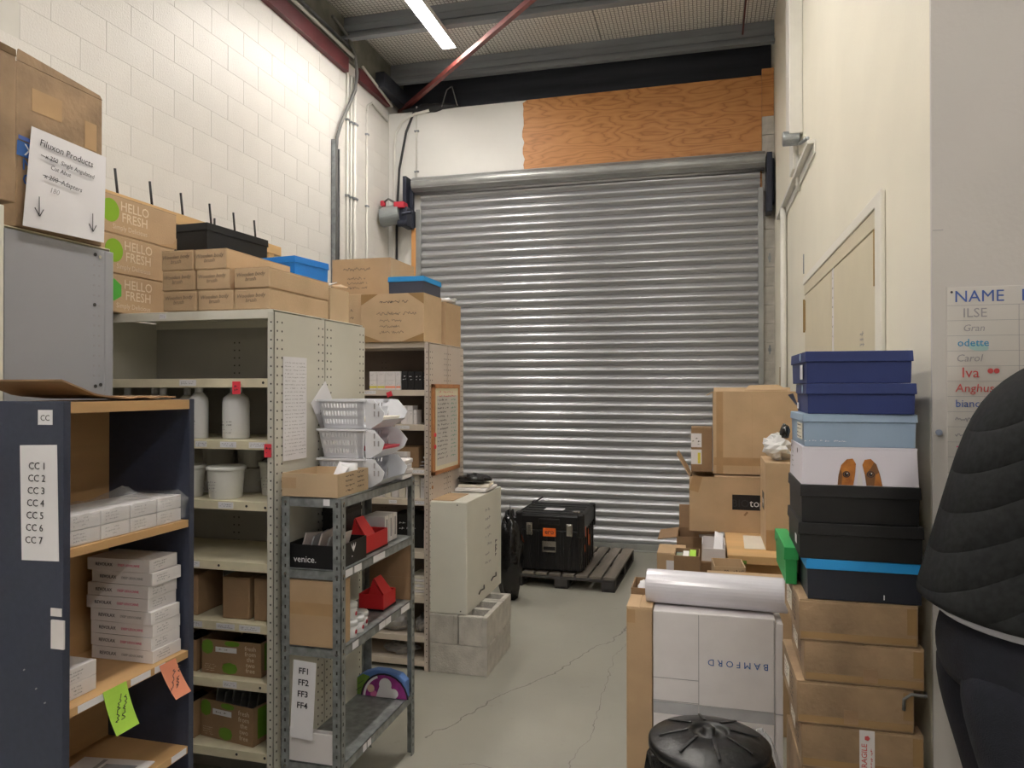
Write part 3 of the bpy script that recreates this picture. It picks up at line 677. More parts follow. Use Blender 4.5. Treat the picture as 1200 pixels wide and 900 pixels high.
for (y, z) in ((-.11, -.09), (.095, -.095)):
    o = MB().slab((0, -.0015, -.03), (0, .0015, -.03), (0, .0015, .03), (0, -.0015, .03), (.0005, 0, 0)).slab((0, 0, -.03), (0, .003, -.03), (0, -.014, -.006), (0, -.017, -.008), (.0005, 0, 0)).slab((0, 0, -.03), (0, .003, -.03), (0, .017, -.006), (0, .014, -.006), (.0005, 0, 0)).build('arrow', 'ink', t)
    o.location = (.0145, y, z)

# --- meal-kit cartons stacked on the shelving
for i, (z, y1, gm) in enumerate(((1.953, 2.715, 'green_seal'), (2.108, 2.765, 'green_print'), (2.262, 2.775, 'green_print'))):
    c = carton('meal_kit_carton', ['bottom HELLO FRESH carton of three, green hexagon print', 'middle HELLO FRESH carton of three, green round print', 'top HELLO FRESH carton of three, green round print'][i], 'box', -2.60, -2.25, y1-.42, y1, z, z+.153, 'kraft', group='meal kit cartons on the cream shelving', seam='x', tape=False)
    fx = .175
    yy = [-.085, -.135, -.165][i]
    disc('logo', c, 'R', (fx, yy, .088), .046 if i else .044, gm, n=6 if i == 0 else 20, off=.0004, roll=30)
    text('HELLO\nFRESH', .052, 'pale_print', c, 'R', (fx, yy+.165-.055+.02, .092), bold=.02, off=.0008)
    text('Simply Delicious', .028, 'pale_print', c, 'R', (fx, yy+.105, .028), off=.0008)
    if i == 2: MB().slab((fx+.001, .08, .0), (fx+.001, .21, .0), (fx+.001, .21, .05), (fx+.001, .19, .02), (.0006, 0, 0)).build('torn_tape', 'tape', c)
# --- small long cartons (handwritten)
n_b = ['bottom row left', 'bottom row middle', 'bottom row right', 'middle row left', 'middle row middle', 'upper right', 'top row left', 'top row right']
bx = [(-2.058, -1.905, 1.953), (-1.903, -1.745, 1.953), (-1.742, -1.586, 1.953), (-2.06, -1.91, 2.033), (-1.907, -1.758, 2.033), (-1.742, -1.588, 2.034), (-2.064, -1.918, 2.112), (-1.916, -1.774, 2.112)]
for i, (a, b, z) in enumerate(bx):
    c = carton('brush_carton', 'small brown carton marked wooden body brush, %s of the pile' % n_b[i], 'box', a, b-.002, 2.462+.004*(i % 3), 2.915+.006*(i % 2), z, z+.078, 'kraft_light', group='body brush cartons', tape=False, rz=random.uniform(-.6, .6))
    text('Wooden body\nbrush', .021, 'ink_soft', c, 'F', (-.005, -((2.915+.006*(i % 2))-(2.462+.004*(i % 3)))/2, .043), shear=.25, roll=2, off=.0016)
# black box file with a green box beneath, blue lidded box
lidbox('archive_box', 'black lidded box behind the small cartons on the cream shelving', 'box', -2.46, -2.165, 2.90, 3.34, 2.255, 2.405, 'black_card', 'black_card', lid=.035, rz=-4)
lidbox('green_box', 'dull green flat box under the black lidded box', 'box', -2.41, -2.14, 2.88, 3.2, 2.12, 2.254, 'green_box', 'green_box', lid=.05)
lidbox('stock_box', 'plain brown lidded box carrying the green and black boxes', 'box', -2.42, -2.10, 2.93, 3.2, 1.953, 2.119, 'kraft', 'kraft', lid=.04)
lidbox('blue_box', 'bright blue lidded box beside the pile of small cartons', 'box', -2.02, -1.75, 2.96, 3.21, 2.092, 2.245, 'blue_box', 'blue_box', lid=.03, rz=-8)
carton('carton', 'plain brown carton under the bright blue lidded box', 'box', -2.05, -1.715, 2.935, 3.2, 1.953, 2.09, 'kraft', tape=False)
t = thing('loose_carton', 'white and brown torn carton lying between the blue box and the next shelving', 'box', (-1.655, 3.06, 1.953))
MB().box(-.045, .045, -.09, .09, 0, .15).build('body', 'kraft_pale', t, bevel=.004)
MB().slab((-.045, -.09, .151), (.02, -.09, .151), (.0, .06, .19), (-.045, .06, .18), (0, 0, .003)).build('flap', 'white_card', t); MB().slab((.0, -.09, .152), (.045, -.09, .151), (.05, .08, .165), (.01, .08, .18), (0, 0, .003)).build('flap', 'kraft', t)

# --- timber rail with black pegs
tr = thing('peg_rail', 'timber rail with upright black pegs behind the shelving top', 'rack', (-2.98, 3.9, 0))
MB().box(-.035, .035, -.85, .82, 2.60, 2.665).build('rail', 'pine_y', tr, bevel=.003)
for y in (-.7, .7): MB().box(-.03, .03, y-.035, y+.035, 0, 2.6).build('post', 'pine_y', tr)
for y in (-.67, -.42, -.17, .09, .33, .56): MB().bar((0, y, 2.66), (0, y-.02, 2.80), .0065, 8).build('peg', 'cable_black', tr, smooth=True)
MB().bar((0, .12, 2.66), (0, .12, 2.72), .0065, 8).build('peg', 'cable_black', tr, smooth=True)

# --- things on the cream shelving, top to bottom
def bottle(x, y, z, r, h, label, pump=False, group='white bottles on the cream shelving', m='white_plastic'):
    t = thing('bottle', label, 'bottle', (x, y, z), 0, group)
    MB().lathe([(r*.93, 0), (r, .006), (r, h*.7), (r*.93, h*.78), (r*.5, h*.87), (r*.36, h*.885)], 24).build('body', m, t, smooth=True)
    MB().lathe([(r*.42, h*.885), (r*.44, h*.89), (r*.44, h*.98), (r*.4, h)], 18).build('cap', m, t, smooth=True)
    scrib(t, 'F', (-r*.12, -r*.99, h*.3), r*1.0, 2, .012, 'ink', h=.005, off=.001, name='printing', seed=int(x*500)); scrib(t, 'F', (-r*.12, -r*.99, h*.15), r*.9, 2, .012, 'ink_grey', h=.005, off=.001, name='printing', seed=int(x*700))
    return t
bottle(-1.945, 2.53, 1.456, .036, .205, 'slim white bottle, left of the two full bottles on the cream shelving')
bottle(-1.79, 2.55, 1.456, .051, .205, 'wide white bottle under the red tag on the cream shelving')
for i, (x, y) in enumerate(((-2.30, 2.55), (-2.21, 2.60), (-2.12, 2.54), (-2.03, 2.57))):
    t = thing('pump_jug', 'white jug with capped neck just above the bookcase top, %s of four' % ['leftmost', 'second', 'third', 'rightmost'][i], 'bottle', (x, y, 1.456), 0, 'jugs behind the bookcase')
    MB().lathe([(.04, 0), (.042, .01), (.042, .12), (.034, .15), (.015, .17)], 20).build('body', 'bucket_white', t, smooth=True); MB().lathe([(.013, .17), (.014, .195), (.01, .2)], 14).build('cap', 'white_plastic', t, smooth=True)
def bucket(x, y, z, r, h, label, m='bucket_white', lid=True, handle=False, txt=True):
    t = thing('bucket', label, 'bucket', (x, y, z), 0, 'buckets on the cream shelving')
    MB().lathe([(r*.82, 0), (r*.84, .004), (r*.96, h*.88), (r*.96, h*.9)], 28).build('body', m, t, smooth=True)
    if lid: MB().lathe([(r*1.0, h*.87), (r*1.03, h*.88), (r*1.03, h*.97), (r*.97, h), (r*.9, h), (r*.88, h*.975)], 28).build('lid', m, t, smooth=True)
    if handle: MB().tube([(r*math.cos(a), -.01, h*.85+r*.6*math.sin(a)) for a in [math.pi*i/12 for i in range(13)]], .004, 6).build('handle', 'cable_grey', t, smooth=True)
    if txt: scrib(t, 'F', (-r*.3, -r*.95, h*.4), r*.8, 4, .012, 'ink_grey', h=.006, off=.002, name='printing', seed=int(x*400))
    return t
bucket(-1.82, 2.53, 1.226, .073, .125, 'white bucket with lid, front and centre on the bucket shelf')
bucket(-2.00, 2.53, 1.226, .073, .125, 'white bucket with lid partly hidden by the bookcase')
bucket(-1.675, 2.67, 1.226, .078, .135, 'grey-white bucket with raised handle at the right of the bucket shelf', handle=True)
bucket(-1.99, 2.72, 1.226, .07, .10, 'grey tub in the back row, left, lower of two', m='bucket_grey', txt=False); bucket(-1.99, 2.72, 1.327, .07, .10, 'grey tub in the back row, left, upper of two', m='bucket_grey')
bucket(-1.83, 2.735, 1.226, .075, .10, 'grey tub in the back row, middle, lower of two', m='bucket_grey', txt=False); bucket(-1.83, 2.735, 1.327, .075, .10, 'grey tub in the back row, middle, upper of two', m='bucket_grey')
bottle(-2.02, 2.54, .996, .035, .2, 'white bottle just showing past the bookcase edge on the empty shelf', group=None)
for i, (a, b) in enumerate(((-2.06, -1.925), (-1.815, -1.70), (-1.675, -1.57))):
    carton('upright_carton', 'tall narrow brown carton, %s of three on one shelf' % ['left', 'middle', 'right'][i], 'box', a, b, 2.50, 2.66, .766, .925, 'kraft_dark', group='upright cartons', tape=False, rz=[0, 3, 0][i])
def kit_box(x0, x1, y0, y1, z, h, label, stuff, rz=0):
    c = open_carton('open_kit_box', label, 'box', x0, x1, y0, y1, z, z+h, 'kraft_dark', rz=rz, group='open printed kit boxes')
    W, D = x1-x0, y1-y0
    if W > .2:
        for (u, v, a, b) in ((-W*.40, h*.78, W*.1, h*.22), (W*.02, h*.92, W*.13, h*.08), (-W*.02, h*.19, W*.13, h*.17)):
            shape('green_print', c, 'F', (u, -D/2, v), [(a*math.cos(k*.7854)*(1+.12*(k % 2)), b*math.sin(k*.7854)) for k in range(8)], 'green_dark_print', off=.0004)
        plate('sticker', c, 'F', (-W*.08, -D/2, h*.73), W*.36, h*.15, 'white_paper', off=.0014); scrib(c, 'F', (-W*.1, -D/2, h*.73), W*.2, 1, .01, 'ink_soft', h=.007, off=.0026, name='printing')
        scrib(c, 'F', (-W*.35, -D/2, h*.18), W*.2, 4, h*.06, 'pale_print', h=.004, off=.001, name='printing')
        MB().box(W/2, W/2+.0006, D*-.4, D*.2, h*.15, h*.95).build('green_print', 'green_dark_print', c)
    text('fresh\nfrom\nthe\ntwo\nfree', h*.19, 'pale_print', c, 'F', (W*.33 if W > .2 else 0, -D/2, h*.5), align='CENTER', off=.0012)
    return c
kit_box(-1.905, -1.645, 2.50, 2.75, .548, .13, 'printed open box with white sticker on the fifth shelf, dark contents', 0); kit_box(-2.09, -1.93, 2.50, 2.75, .548, .12, 'printed open box beside the bookcase edge on the fifth shelf', 0)
kit_box(-1.915, -1.65, 2.51, 2.76, .286, .145, 'printed open box of clear packets on the lowest shelf', 0, rz=-9); kit_box(-2.09, -1.94, 2.50, 2.75, .286, .14, 'printed open box beside the bookcase edge on the lowest shelf', 0)
for i, (x, y, z, rx, ry, rz_, m, lb) in enumerate(((-1.775, 2.62, .556, .085, .08, .055, 'black_bag', 'dark plastic bag filling the fifth shelf printed box'), (-2.01, 2.62, .556, .05, .08, .05, 'black_bag', 'dark plastic bag in the fifth shelf box beside the bookcase'), (-2.015, 2.62, .293, .045, .08, .06, 'black_bag', 'dark plastic bag in the lowest shelf box beside the bookcase'))):
    t = thing('plastic_bag', lb, 'bag', (x, y, z)); crumple('film', m, t, rx, ry, rz_, i+3, .2)
for i in range(6):
    t = thing('clear_packet', 'crinkled clear packet standing in the lowest shelf box, %s of six' % ['first', 'second', 'third', 'fourth', 'fifth', 'sixth'][i], 'packet', (-1.875+.034*i, 2.60+.004*i, .295), -9, 'clear packets')
    MB().slab((-.012, -.06, .0), (-.012, .06, .0), (.012, .055, .165+.012*(i % 3)), (.012, -.05, .175-.014*(i % 2)), (.006, 0, 0)).build('film', 'silver_bag', t)

# ================================================================== DARK BOOKCASE, near left
bc = thing('bookcase', 'dark navy bookcase with beech shelves standing nearest on the left', 'bookcase', (-1.42, 1.381, 0))
Wc = .447; Dc = .285       # local: x from -Dc (back) to 0 (front), y from 0 to Wc
MB().box(-Dc, 0, 0, .02, 0, 1.622).build('side_panel', 'navy_board', bc, bevel=.0015)
MB().box(-Dc, 0, Wc-.02, Wc, 0, 1.622).build('side_panel', 'navy_board', bc, bevel=.0015)
MB().box(-Dc+.004, -.001, .02, Wc-.02, 1.594, 1.62).build('top_board', 'beech', bc)
MB().box(-Dc+.004, -Dc+.01, .02, Wc-.02, 0, 1.594).build('back_panel', 'beech', bc)
for z in (1.28, .91, .64, .30, .08):
    s = MB().box(-Dc+.01, -.003, .02, Wc-.02, z-.021, z).build('shelf', 'beech', bc, bevel=.001)
plate('label_cc', bc, 'F', (-.052, 0, 1.585), .041, .034, 'white_paper'); text('CC', .019, 'ink', bc, 'F', (-.052, 0, 1.583))
plate('label_list', bc, 'F', (-.068, 0, 1.388), .106, .266, 'white_paper', roll=1.5)
for i in range(7): text('CC %d' % (i+1), .023, 'ink', bc, 'F', (-.073-.003*i*.5, 0, 1.472-.0285*i), off=.0018)
t_ = plate('tape_scrap', bc, 'F', (-.012, 0, 1.09), .036, .065, 'white_card', t=.004); plate('tape_scrap', bc, 'F', (-.018, 0, 1.14), .03, .018, 'white_card', t=.002)
for (y, w_) in ((.09, .09), (.245, .07), (.315, .04)): plate('shelf_label', bc, 'R', (-.003, y, .90), w_, .017, 'white_paper')
plate('shelf_label', bc, 'R', (-.003, .39, .63), .06, .017, 'white_paper')
for (x, y, z) in ((-.11, 0, 1.0), (-.05, 0, .93), (-.075, 0, .96)): plate('scratch', bc, 'F', (x, y, z), .006, .003, 'ink_grey', roll=30, t=.0003)
t = thing('cardboard_sheet', 'curled flat cardboard sheet lying on the bookcase top', 'cardboard', (-1.56, 1.60, 1.6235))
mb = MB(); n = 14
for i in range(n):
    y0_, y1_ = -.21+.44*i/n, -.21+.44*(i+1)/n
    z0_, z1_ = [.045*max(0, (-yy-.02)/.19)**2+.004*abs(math.sin(yy*30)) for yy in (y0_, y1_)]
    mb.slab((-.13, y0_, z0_), (.125-.05*(i/n)**3, y0_, z0_), (.125-.05*((i+1)/n)**3, y1_, z1_), (-.13, y1_, z1_), (0, 0, .004))
mb.build('sheet', 'kraft_dark', t)
# small white boxes wrapped in film
k = 0
for r in range(2):
    for i in range(4):
        t = thing('treatment_box', 'film-wrapped white box in the bookcase, %s row, %s from the left' % (['lower', 'upper'][r], ['first', 'second', 'third', 'fourth'][i]), 'box', (-1.505, 1.457+.096*i, 1.281+.037*r), 0, 'film-wrapped white boxes')
        MB().box(-.07, .07, -.046, .046, 0, .035).build('body', 'white_card', t, bevel=.001); scrib(t, 'R', (.07, -.012, .018), .045, 3, .008, 'ink_grey', h=.004, name='printing', seed=i+r)
t = thing('film_wrap', 'crinkled clear plastic film wrapped around white boxes in the bookcase', 'film', (-1.505, 1.605, 1.281))
mb = MB(); nx, ny = 9, 16; rd = random.Random(5); vs = []
for i in range(nx+1):
    for j in range(ny+1):
        a = i/nx; y = -.20+.40*j/ny
        if a < .25: x, z = .079, .004+a/.25*.062
        elif a < .75: x, z = .079-(a-.25)/.5*.16, .078
        else: x, z = -.081, .078-(a-.75)/.25*.07
        bumpz = .035*math.exp(-((y-.03)**2)/.0012)*math.exp(-((a-.45)**2)/.02)
        vs.append((x+rd.uniform(-.004, .006)*(1 if a < .3 else .3), y, max(.004, z+bumpz+rd.uniform(-.003, .006))))
mb.add(vs, [(i*(ny+1)+j, i*(ny+1)+j+1, (i+1)*(ny+1)+j+1, (i+1)*(ny+1)+j) for i in range(nx) for j in range(ny)]).build('film', 'clear_film', t)
# stack of flat filler boxes
for i in range(8):
    dx = random.uniform(-.006, .006); dy = random.uniform(-.004, .004)
    if i in (4, 5): dx += .0
    t = thing('filler_box', 'flat white filler box, %s in the bookcase stack of eight' % ['lowest', 'second from below', 'third from below', 'fourth from below', 'fourth from above', 'third from above', 'second from above', 'topmost'][i], 'box', (-1.545+dx-(.012 if i in (4, 5) else 0), 1.742+dy, .911+.0348*i), random.uniform(-1.2, 1.2), 'stack of flat white boxes')
    MB().box(-.1, .1, -.055, .055, 0, .0340).build('body', 'white_card', t, bevel=.001)
    text('REVOLAX', .0125, 'ink', t, 'F', (-.045, -.055, .017)); text('DEEP LIDOCAINE', .009, 'ink_pink' if i % 3 else 'ink_grey', t, 'F', (.035, -.055, .017))
    scrib(t, 'R', (.1, -.015, .018), .05, 3, .007, 'ink_grey', h=.004, name='printing', seed=i)
for i in range(2):
    t = thing('filler_box', 'white printed box near the bookcase side, %s of two' % ['lower', 'upper'][i], 'box', (-1.55, 1.464, .911+.0366*i), 0, 'two white boxes by the bookcase side')
    MB().box(-.09, .09, -.055, .055, 0, .0360).build('body', 'white_card', t, bevel=.001); scrib(t, 'R', (.09, -.01, .018), .05, 3, .008, 'ink_grey', h=.004, name='printing', seed=i+30)
def sticky(label, m, y, z, w_, h_, roll, txt):
    t = thing('sticky_note', label, 'note', (-1.4195, y, z))
    mb = MB(); n = 6
    pts = []
    for i in range(n+1):
        a = i/n; pts.append((.004+.018*a*a, -h_*a))
    for i in range(n):
        (x0_, z0_), (x1_, z1_) = pts[i], pts[i+1]; sh = math.tan(R(roll))
        mb.slab((x0_, -w_/2-sh*z0_, z0_), (x0_, w_/2-sh*z0_, z0_), (x1_, w_/2-sh*z1_, z1_), (x1_, -w_/2-sh*z1_, z1_), (.0007, 0, 0))
    mb.build('paper', m, t); scrib(t, 'R', (.0125, h_*.5*math.tan(R(roll)), -h_*.5), h_*.72, 2, .02, 'ink', roll=80, h=.014, off=.002, seed=len(txt))
sticky('lime green sticky note with writing hanging from a bookcase shelf', 'lime_note', 1.53, .915, .075, .115, 12, 'Only 2\nday use'); sticky('peach sticky note with writing hanging from a bookcase shelf', 'peach_note', 1.715, .91, .062, .105, 22, '26%\nonly')
t = thing('envelope', 'flat white plastic envelope lying on the low bookcase shelf', 'envelope', (-1.53, 1.56, .641), 8)
MB().box(-.10, .105, -.13, .13, 0, .004).build('sleeve', 'white_card', t, bevel=.001); plate('window', t, 'T', (.03, .02, .004), .09, .16, 'clear_film2', t=.0004); plate('stripe', t, 'T', (-.03, .02, .0046), .012, .2, 'ink_grey', t=.0004)
# ================================================================== GREY ANGLE-IRON RACK
g = thing('metal_rack', 'grey galvanised angle-iron rack with FF labels beside the cream shelving', 'rack', (-1.53, 2.456, 0))
GW, GD = .245, .70
for (x, y) in ((0, 0), (GW, 0), (0, GD), (GW, GD)):
    sx = 1 if x == 0 else -1; sy = 1 if y == 0 else -1
    p = MB(); a, b = sorted((x, x+sx*.034)); p.box(a, b, *sorted((y, y+sy*.002)), 0, 1.250); a, b = sorted((y, y+sy*.034)); p.box(*sorted((x, x+sx*.002)), a, b, 0, 1.250)
    po = p.build('post', 'galv_shelf', g)
    h = MB(); z = .04
    while z < 1.235:
        if y == 0: h.box(x+sx*.017-.003, x+sx*.017+.003, -.0006, 0, z, z+.012)
        if x > 0: h.box(x, x+.0006, y+sy*.017-.003, y+sy*.017+.003, z, z+.012)
        z += .038
    if h.v:
        o = h.build('slots', 'hole', po); o['kind'] = 'stuff'
    if y == 0:
        for z in (1.24, .975, .69, .265): disc('bolt', po, 'F', (x+sx*.017, 0, z-.008), .005, 'chrome', t=.003)
    if x > 0:
        for z in (1.24, .975, .69, .265): disc('bolt', po, 'R', (x, y+sy*.017, z-.008), .005, 'chrome', t=.003)
for z in (1.25, .985, .70, .275):
    s = MB().box(.003, GW-.003, .003, GD-.003, z-.003, z).box(.003, GW-.003, .003, .005, z-.034, z).box(GW-.005, GW-.003, .003, GD-.003, z-.034, z).box(.003, .005, .003, GD-.003, z-.034, z).box(.003, GW-.003, GD-.005, GD-.003, z-.034, z)
    so = s.build('shelf', 'galv_shelf', g)
    for (y, w_) in {.985: ((.06, .07), (.14, .06), (.33, .11)), .70: ((.12, .05), (.36, .06), (.42, .05), (.6, .09)), .275: ((.2, .03), (.24, .03)), 1.25: ()}[z]:
        plate('shelf_label', so, 'R', (GW-.003, y, z-.017), w_, .026, 'white_paper')
plate('rack_label', g, 'F', (.185, .003, 1.235), .026, .024, 'white_paper', off=.002)
t = thing('paper_sign', 'long white paper label reading FF1 to FF4 on the rack front', 'paper', (-1.433, 2.447, .51))
plate('sheet', t, 'F', (0, 0, 0), .093, .285, 'white_paper', roll=-3)
for i in range(4): text('FF%d' % (i+1), .031, 'ink', t, 'F', (.004-.0025*i, 0, .105-.042*i), roll=-2, off=.0018, bold=.05)
t = open_carton('white_tray', 'white card tray along the lowest shelf front of the rack', 'box', -1.522, -1.302, 2.464, 2.494, .276, .385, 'white_card')
# top of the rack
t = open_carton('carton_tray', 'low open brown carton tray with handwriting on top of the rack', 'box', -1.532, -1.303, 2.462, 2.715, 1.252, 1.338, 'kraft_pale')
plate('tape_patch', t, 'F', (-.085, -.1265, .05), .06, .04, 'kraft', off=.0004); scrib(t, 'R', (.1145, -.03, .045), .07, 4, .018, 'ink', h=.009, seed=1, fill=.6); scrib(t, 'R', (.1145, .06, .05), .06, 4, .018, 'ink', h=.009, seed=2, fill=.6)
t = thing('tape_roll', 'white roll and paper scraps inside the brown carton tray', 'tape', (-1.36, 2.66, 1.258))
MB().lathe([(.022, 0), (.035, 0), (.035, .1), (.022, .1)], 20).build('roll', 'white_plastic', t, smooth=True); MB().slab((-.04, -.06, .05), (.01, -.07, .06), (.02, -.02, .10), (-.03, -.02, .11), (0, .002, 0)).build('paper_scrap', 'white_paper', t)
def basket(z, label, x0=-1.535, x1=-1.29, y0=2.735, y1=2.985, h=.118):
    t = thing('basket', label, 'basket', (0, 0, z), 0, 'stacked white baskets')
    m = 'basket_plastic'; tp = .018
    def side(ys, s, nm):
        mb = MB(); N = 14
        def pt(a, b): return Vector((x0+tp*(1-b)+(x1-x0-2*tp*(1-b))*a, ys+s*tp*(1-b), h*b))
        th = Vector((0, s*.003, 0))
        def q(a0, a1, b0, b1): mb.slab(pt(a0, b0), pt(a1, b0), pt(a1, b1), pt(a0, b1), th)
        for (b0, b1) in ((0, .16), (.32, .44), (.6, .72), (.86, 1)): q(0, .82, b0, b1)
        for i in range(N): q(.82*i/N, .82*(i+.7)/N, .1, .95)
        q(.0, .05, 0, 1); q(.72, .84, 0, 1)
        return mb
    near = side(y0, 1, ''); 
    near.poly([(x0+(x1-x0)*.83, y0+.004, h), (x1-.0, y0+.004, h*.98), (x1+.045, y0+.006, h*.55), (x1+.03, y0+.012, h*.25), (x1-.02, y0+tp, 0), (x0+(x1-x0)*.83, y0+tp, 0)], (0, .003, 0)).build('side_wall', m, t)
    far = side(y1, -1, '')
    far.poly([(x0+(x1-x0)*.83, y1-.004, h), (x1-.0, y1-.004, h*.98), (x1+.045, y1-.006, h*.55), (x1+.03, y1-.012, h*.25), (x1-.02, y1-tp, 0), (x0+(x1-x0)*.83, y1-tp, 0)], (0, -.003, 0)).build('side_wall', m, t)
    MB().slab((x0+tp, y0+tp, 0), (x1-.02, y0+tp, 0), (x1-.02, y1-tp, 0), (x0+tp, y1-tp, 0), (0, 0, .003)).build('base', m, t)
    MB().slab((x0+tp, y0+tp, 0), (x0, y0, h), (x0, y1, h), (x0+tp, y1-tp, 0), (.003, 0, 0)).build('back_wall', m, t)
    MB().slab((x1-.02, y0+tp, 0), (x1-.02, y1-tp, 0), (x1+.035, y1-.012, h*.3), (x1+.035, y0+.012, h*.3), (.003, 0, .002)).build('front_lip', m, t)
    MB().box(x0-.006, x1-.03, y0-.006, y0+.002, h-.008, h).box(x0-.006, x1-.03, y1-.002, y1+.006, h-.008, h).box(x0-.006, x0+.002, y0, y1, h-.008, h).build('rim', m, t)
    for s, yy in ((0, y0), (1, y1)):
        f = MB()
        for (a, b) in ((.0, .42), (.018, .42), (.0, .68)): f.box(x1+a, x1+a+.006, yy+(.0015 if s == 0 else -.0025)+.0, yy+(.0025 if s == 0 else -.0015), h*b, h*(b+.18))
        f.build('slots', 'ink_grey', t)
    return t
basket(1.252, 'white slotted open-front basket, lowest of three on the rack'); basket(1.371, 'white slotted open-front basket, middle of three, holding a red packet'); basket(1.490, 'white slotted open-front basket, topmost of three on the rack')
t = thing('red_packet', 'dark red packet lying in the middle basket', 'packet', (-1.315, 2.86, 1.397), 0); MB().frus((-.06, .04, -.08, .08), (-.05, .055, -.08, .08), 0, .02).build('wrapper', 'motor_red', t, bevel=.004)
t = thing('beige_packet', 'beige packet lying in the topmost basket', 'packet', (-1.315, 2.86, 1.516), 0); MB().frus((-.06, .04, -.08, .08), (-.05, .055, -.08, .08), 0, .022).build('wrapper', 'paper_warm', t, bevel=.004)
t = thing('paper_stack', 'pile of white wrapped papers at the aisle end of the rack top', 'paper', (-1.36, 3.07, 1.252))
for i in range(4): MB().obox(Matrix.Translation((0, 0, .011+.021*i)) @ Matrix.Rotation(R([4, -5, 8, -3][i]), 4, 'Z') @ Matrix.Rotation(R([0, 2, -2, 4][i]), 4, 'X'), .15, .13, .019).build('bundle', 'white_card' if i % 2 else 'white_paper', t, bevel=.004)
# second shelf
t = open_carton('black_tray', 'black printed card tray reading venice, holding clear sachets', 'box', -1.522, -1.303, 2.475, 2.70, .986, 1.072, 'black_card')
text('venice.', .034, 'white_paper', t, 'F', (-.03, -.1125, .032), off=.0012); 
for k in range(3): shape('logo', t, 'R', (.1095, .0, .045), [(0, 0), (.012*math.cos(R(90+(k-1)*40)-.35)*1.4, .018), (.03*math.cos(R(90+(k-1)*40)), .034), (.012*math.cos(R(90+(k-1)*40)+.35)*1.4, .018)], 'white_paper', off=.0006)
scrib(t, 'R', (.1095, 0, .03), .03, 1, .01, 'white_paper', h=.006, name='printing')
for i in range(5):
    u = thing('sachet', 'clear pinkish sachet heaped in the venice tray, %s of five' % ['first', 'second', 'third', 'fourth', 'fifth'][i], 'packet', (-1.485+.033*i, 2.57, .992), 0, 'sachets in the black tray')
    MB().slab((-.012, -.06, .0), (-.012, .055, .0), (.018, .06, .10+.012*(i % 3)), (.018, -.05, .115-.012*(i % 2)), (.006, 0, 0)).build('film', 'clear_film2' if i % 2 else 'sachet_film', u)
def red_display(y0, y1, z, x0, x1, h, label, lean):
    t = thing('display_box', label, 'box', ((x0+x1)/2, (y0+y1)/2, z), 0, 'red display boxes')
    a, b = (x1-x0)/2, (y1-y0)/2
    MB().box(-a, a, -b, b, 0, .004).box(a-.004, a, -b, b, .004, h).box(-a, -a+.004, -b, b, .004, h).box(-a+.004, a-.004, -b, -b+.004, .004, h).box(-a+.004, a-.004, b-.004, b, .004, h).build('tray', 'red_card', t, bevel=.002)
    MB().slab((a-.002, -b, h), (a-.002, -b+.085, h), (a-.05, -b+.075, h*1.95), (a-.05, -b+.005, h*1.95), (.004, 0, .001)).build('header', 'red_card', t, bevel=.001)
    MB().slab((-a*.2, -b, h), (a-.005, -b, h), (a-.05, -b+.005, h*1.9), (a-.053, -b+.008, h*1.9), (0, .003, 0)).build('gusset', 'red_card', t)
    MB().box(-a, a+.001, -b-.001, b+.001, .0, .008).build('base_band', 'black_card', t)
    MB().lathe([(.014, .005), (.014, h*1.1), (.006, h*1.25), (.006, h*1.4)], 12, c=(-.005, -b+.03, 0)).build('sample_bottle', 'white_plastic', t, smooth=True)
    return t
red_display(2.715, 2.93, .986, -1.42, -1.315, .075, 'red card display box with raised lid behind the black venice tray', 1)
t = thing('black_case', 'black case pushed to the back of the rack shelf', 'case', (-1.475, 2.83, .986)); MB().box(-.04, .04, -.1, .1, 0, .19).build('body', 'black_plastic', t, bevel=.006); MB().box(-.041, .041, -.101, .101, .15, .165).build('band', 'black_card', t)
for i in range(3):
    t = thing('slim_box', 'slim white box at the far end of the rack shelf, %s of three' % ['near', 'middle', 'far'][i], 'box', (-1.39, 2.975+.045*i, .986), 0, 'slim white boxes'); MB().box(-.05, .05, -.02, .02, 0, .115).build('body', 'white_card', t, bevel=.001); plate('band', t, 'R', (.05, 0, .06), .012, .08, 'ink_grey')
# third shelf
c = carton('carton', 'brown taped carton filling the rack front under the venice tray', 'box', -1.527, -1.303, 2.462, 2.565, .701, .945, 'kraft', tape=False)
plate('tape', c, 'F', (0, -.0515, .14), .222, .045, 'tape', off=.0005)
for i, (x, y, z) in enumerate(((-1.325, 2.605, .701), (-1.375, 2.625, .701), (-1.325, 2.665, .701), (-1.372, 2.69, .701), (-1.345, 2.73, .701), (-1.335, 2.625, .764))):
    t = thing('tub', 'small white tub with red print on the rack, %s' % ['nearest of the lower ones', 'behind the nearest one', 'second along the shelf edge', 'third, set back', 'farthest and widest', 'standing on the others'][i], 'tub', (x, y, z), 0, 'white tubs'); r = .027 if i != 4 else .031
    MB().lathe([(r*.92, 0), (r*.95, .003), (r, .045)], 20).build('body', 'white_plastic', t, smooth=True); MB().lathe([(r*1.06, .044), (r*1.06, .058), (r*.98, .062)], 20).build('lid', 'white_plastic', t, smooth=True)
    disc('red_mark', t, 'R', (r*.97, -.004, .022), .009, 'motor_red', n=6, off=.001); scrib(t, 'R', (r*.97, .008, .03), .02, 2, .008, 'ink_grey', h=.004, off=.001, name='printing')
red_display(2.93, 3.06, .701, -1.45, -1.335, .07, 'red card display box with raised lid beside the small tubs', 1)
t = thing('cardboard_sheet', 'brown cardboard sheet standing across the far end of the rack', 'cardboard', (-1.39, 3.125, .701)); MB().box(-.1, .098, -.004, .004, 0, .245).build('sheet', 'kraft_dark', t); MB().box(-.1, .098, -.0046, -.004, .1, .101).build('crease', 'kraft_old', t)
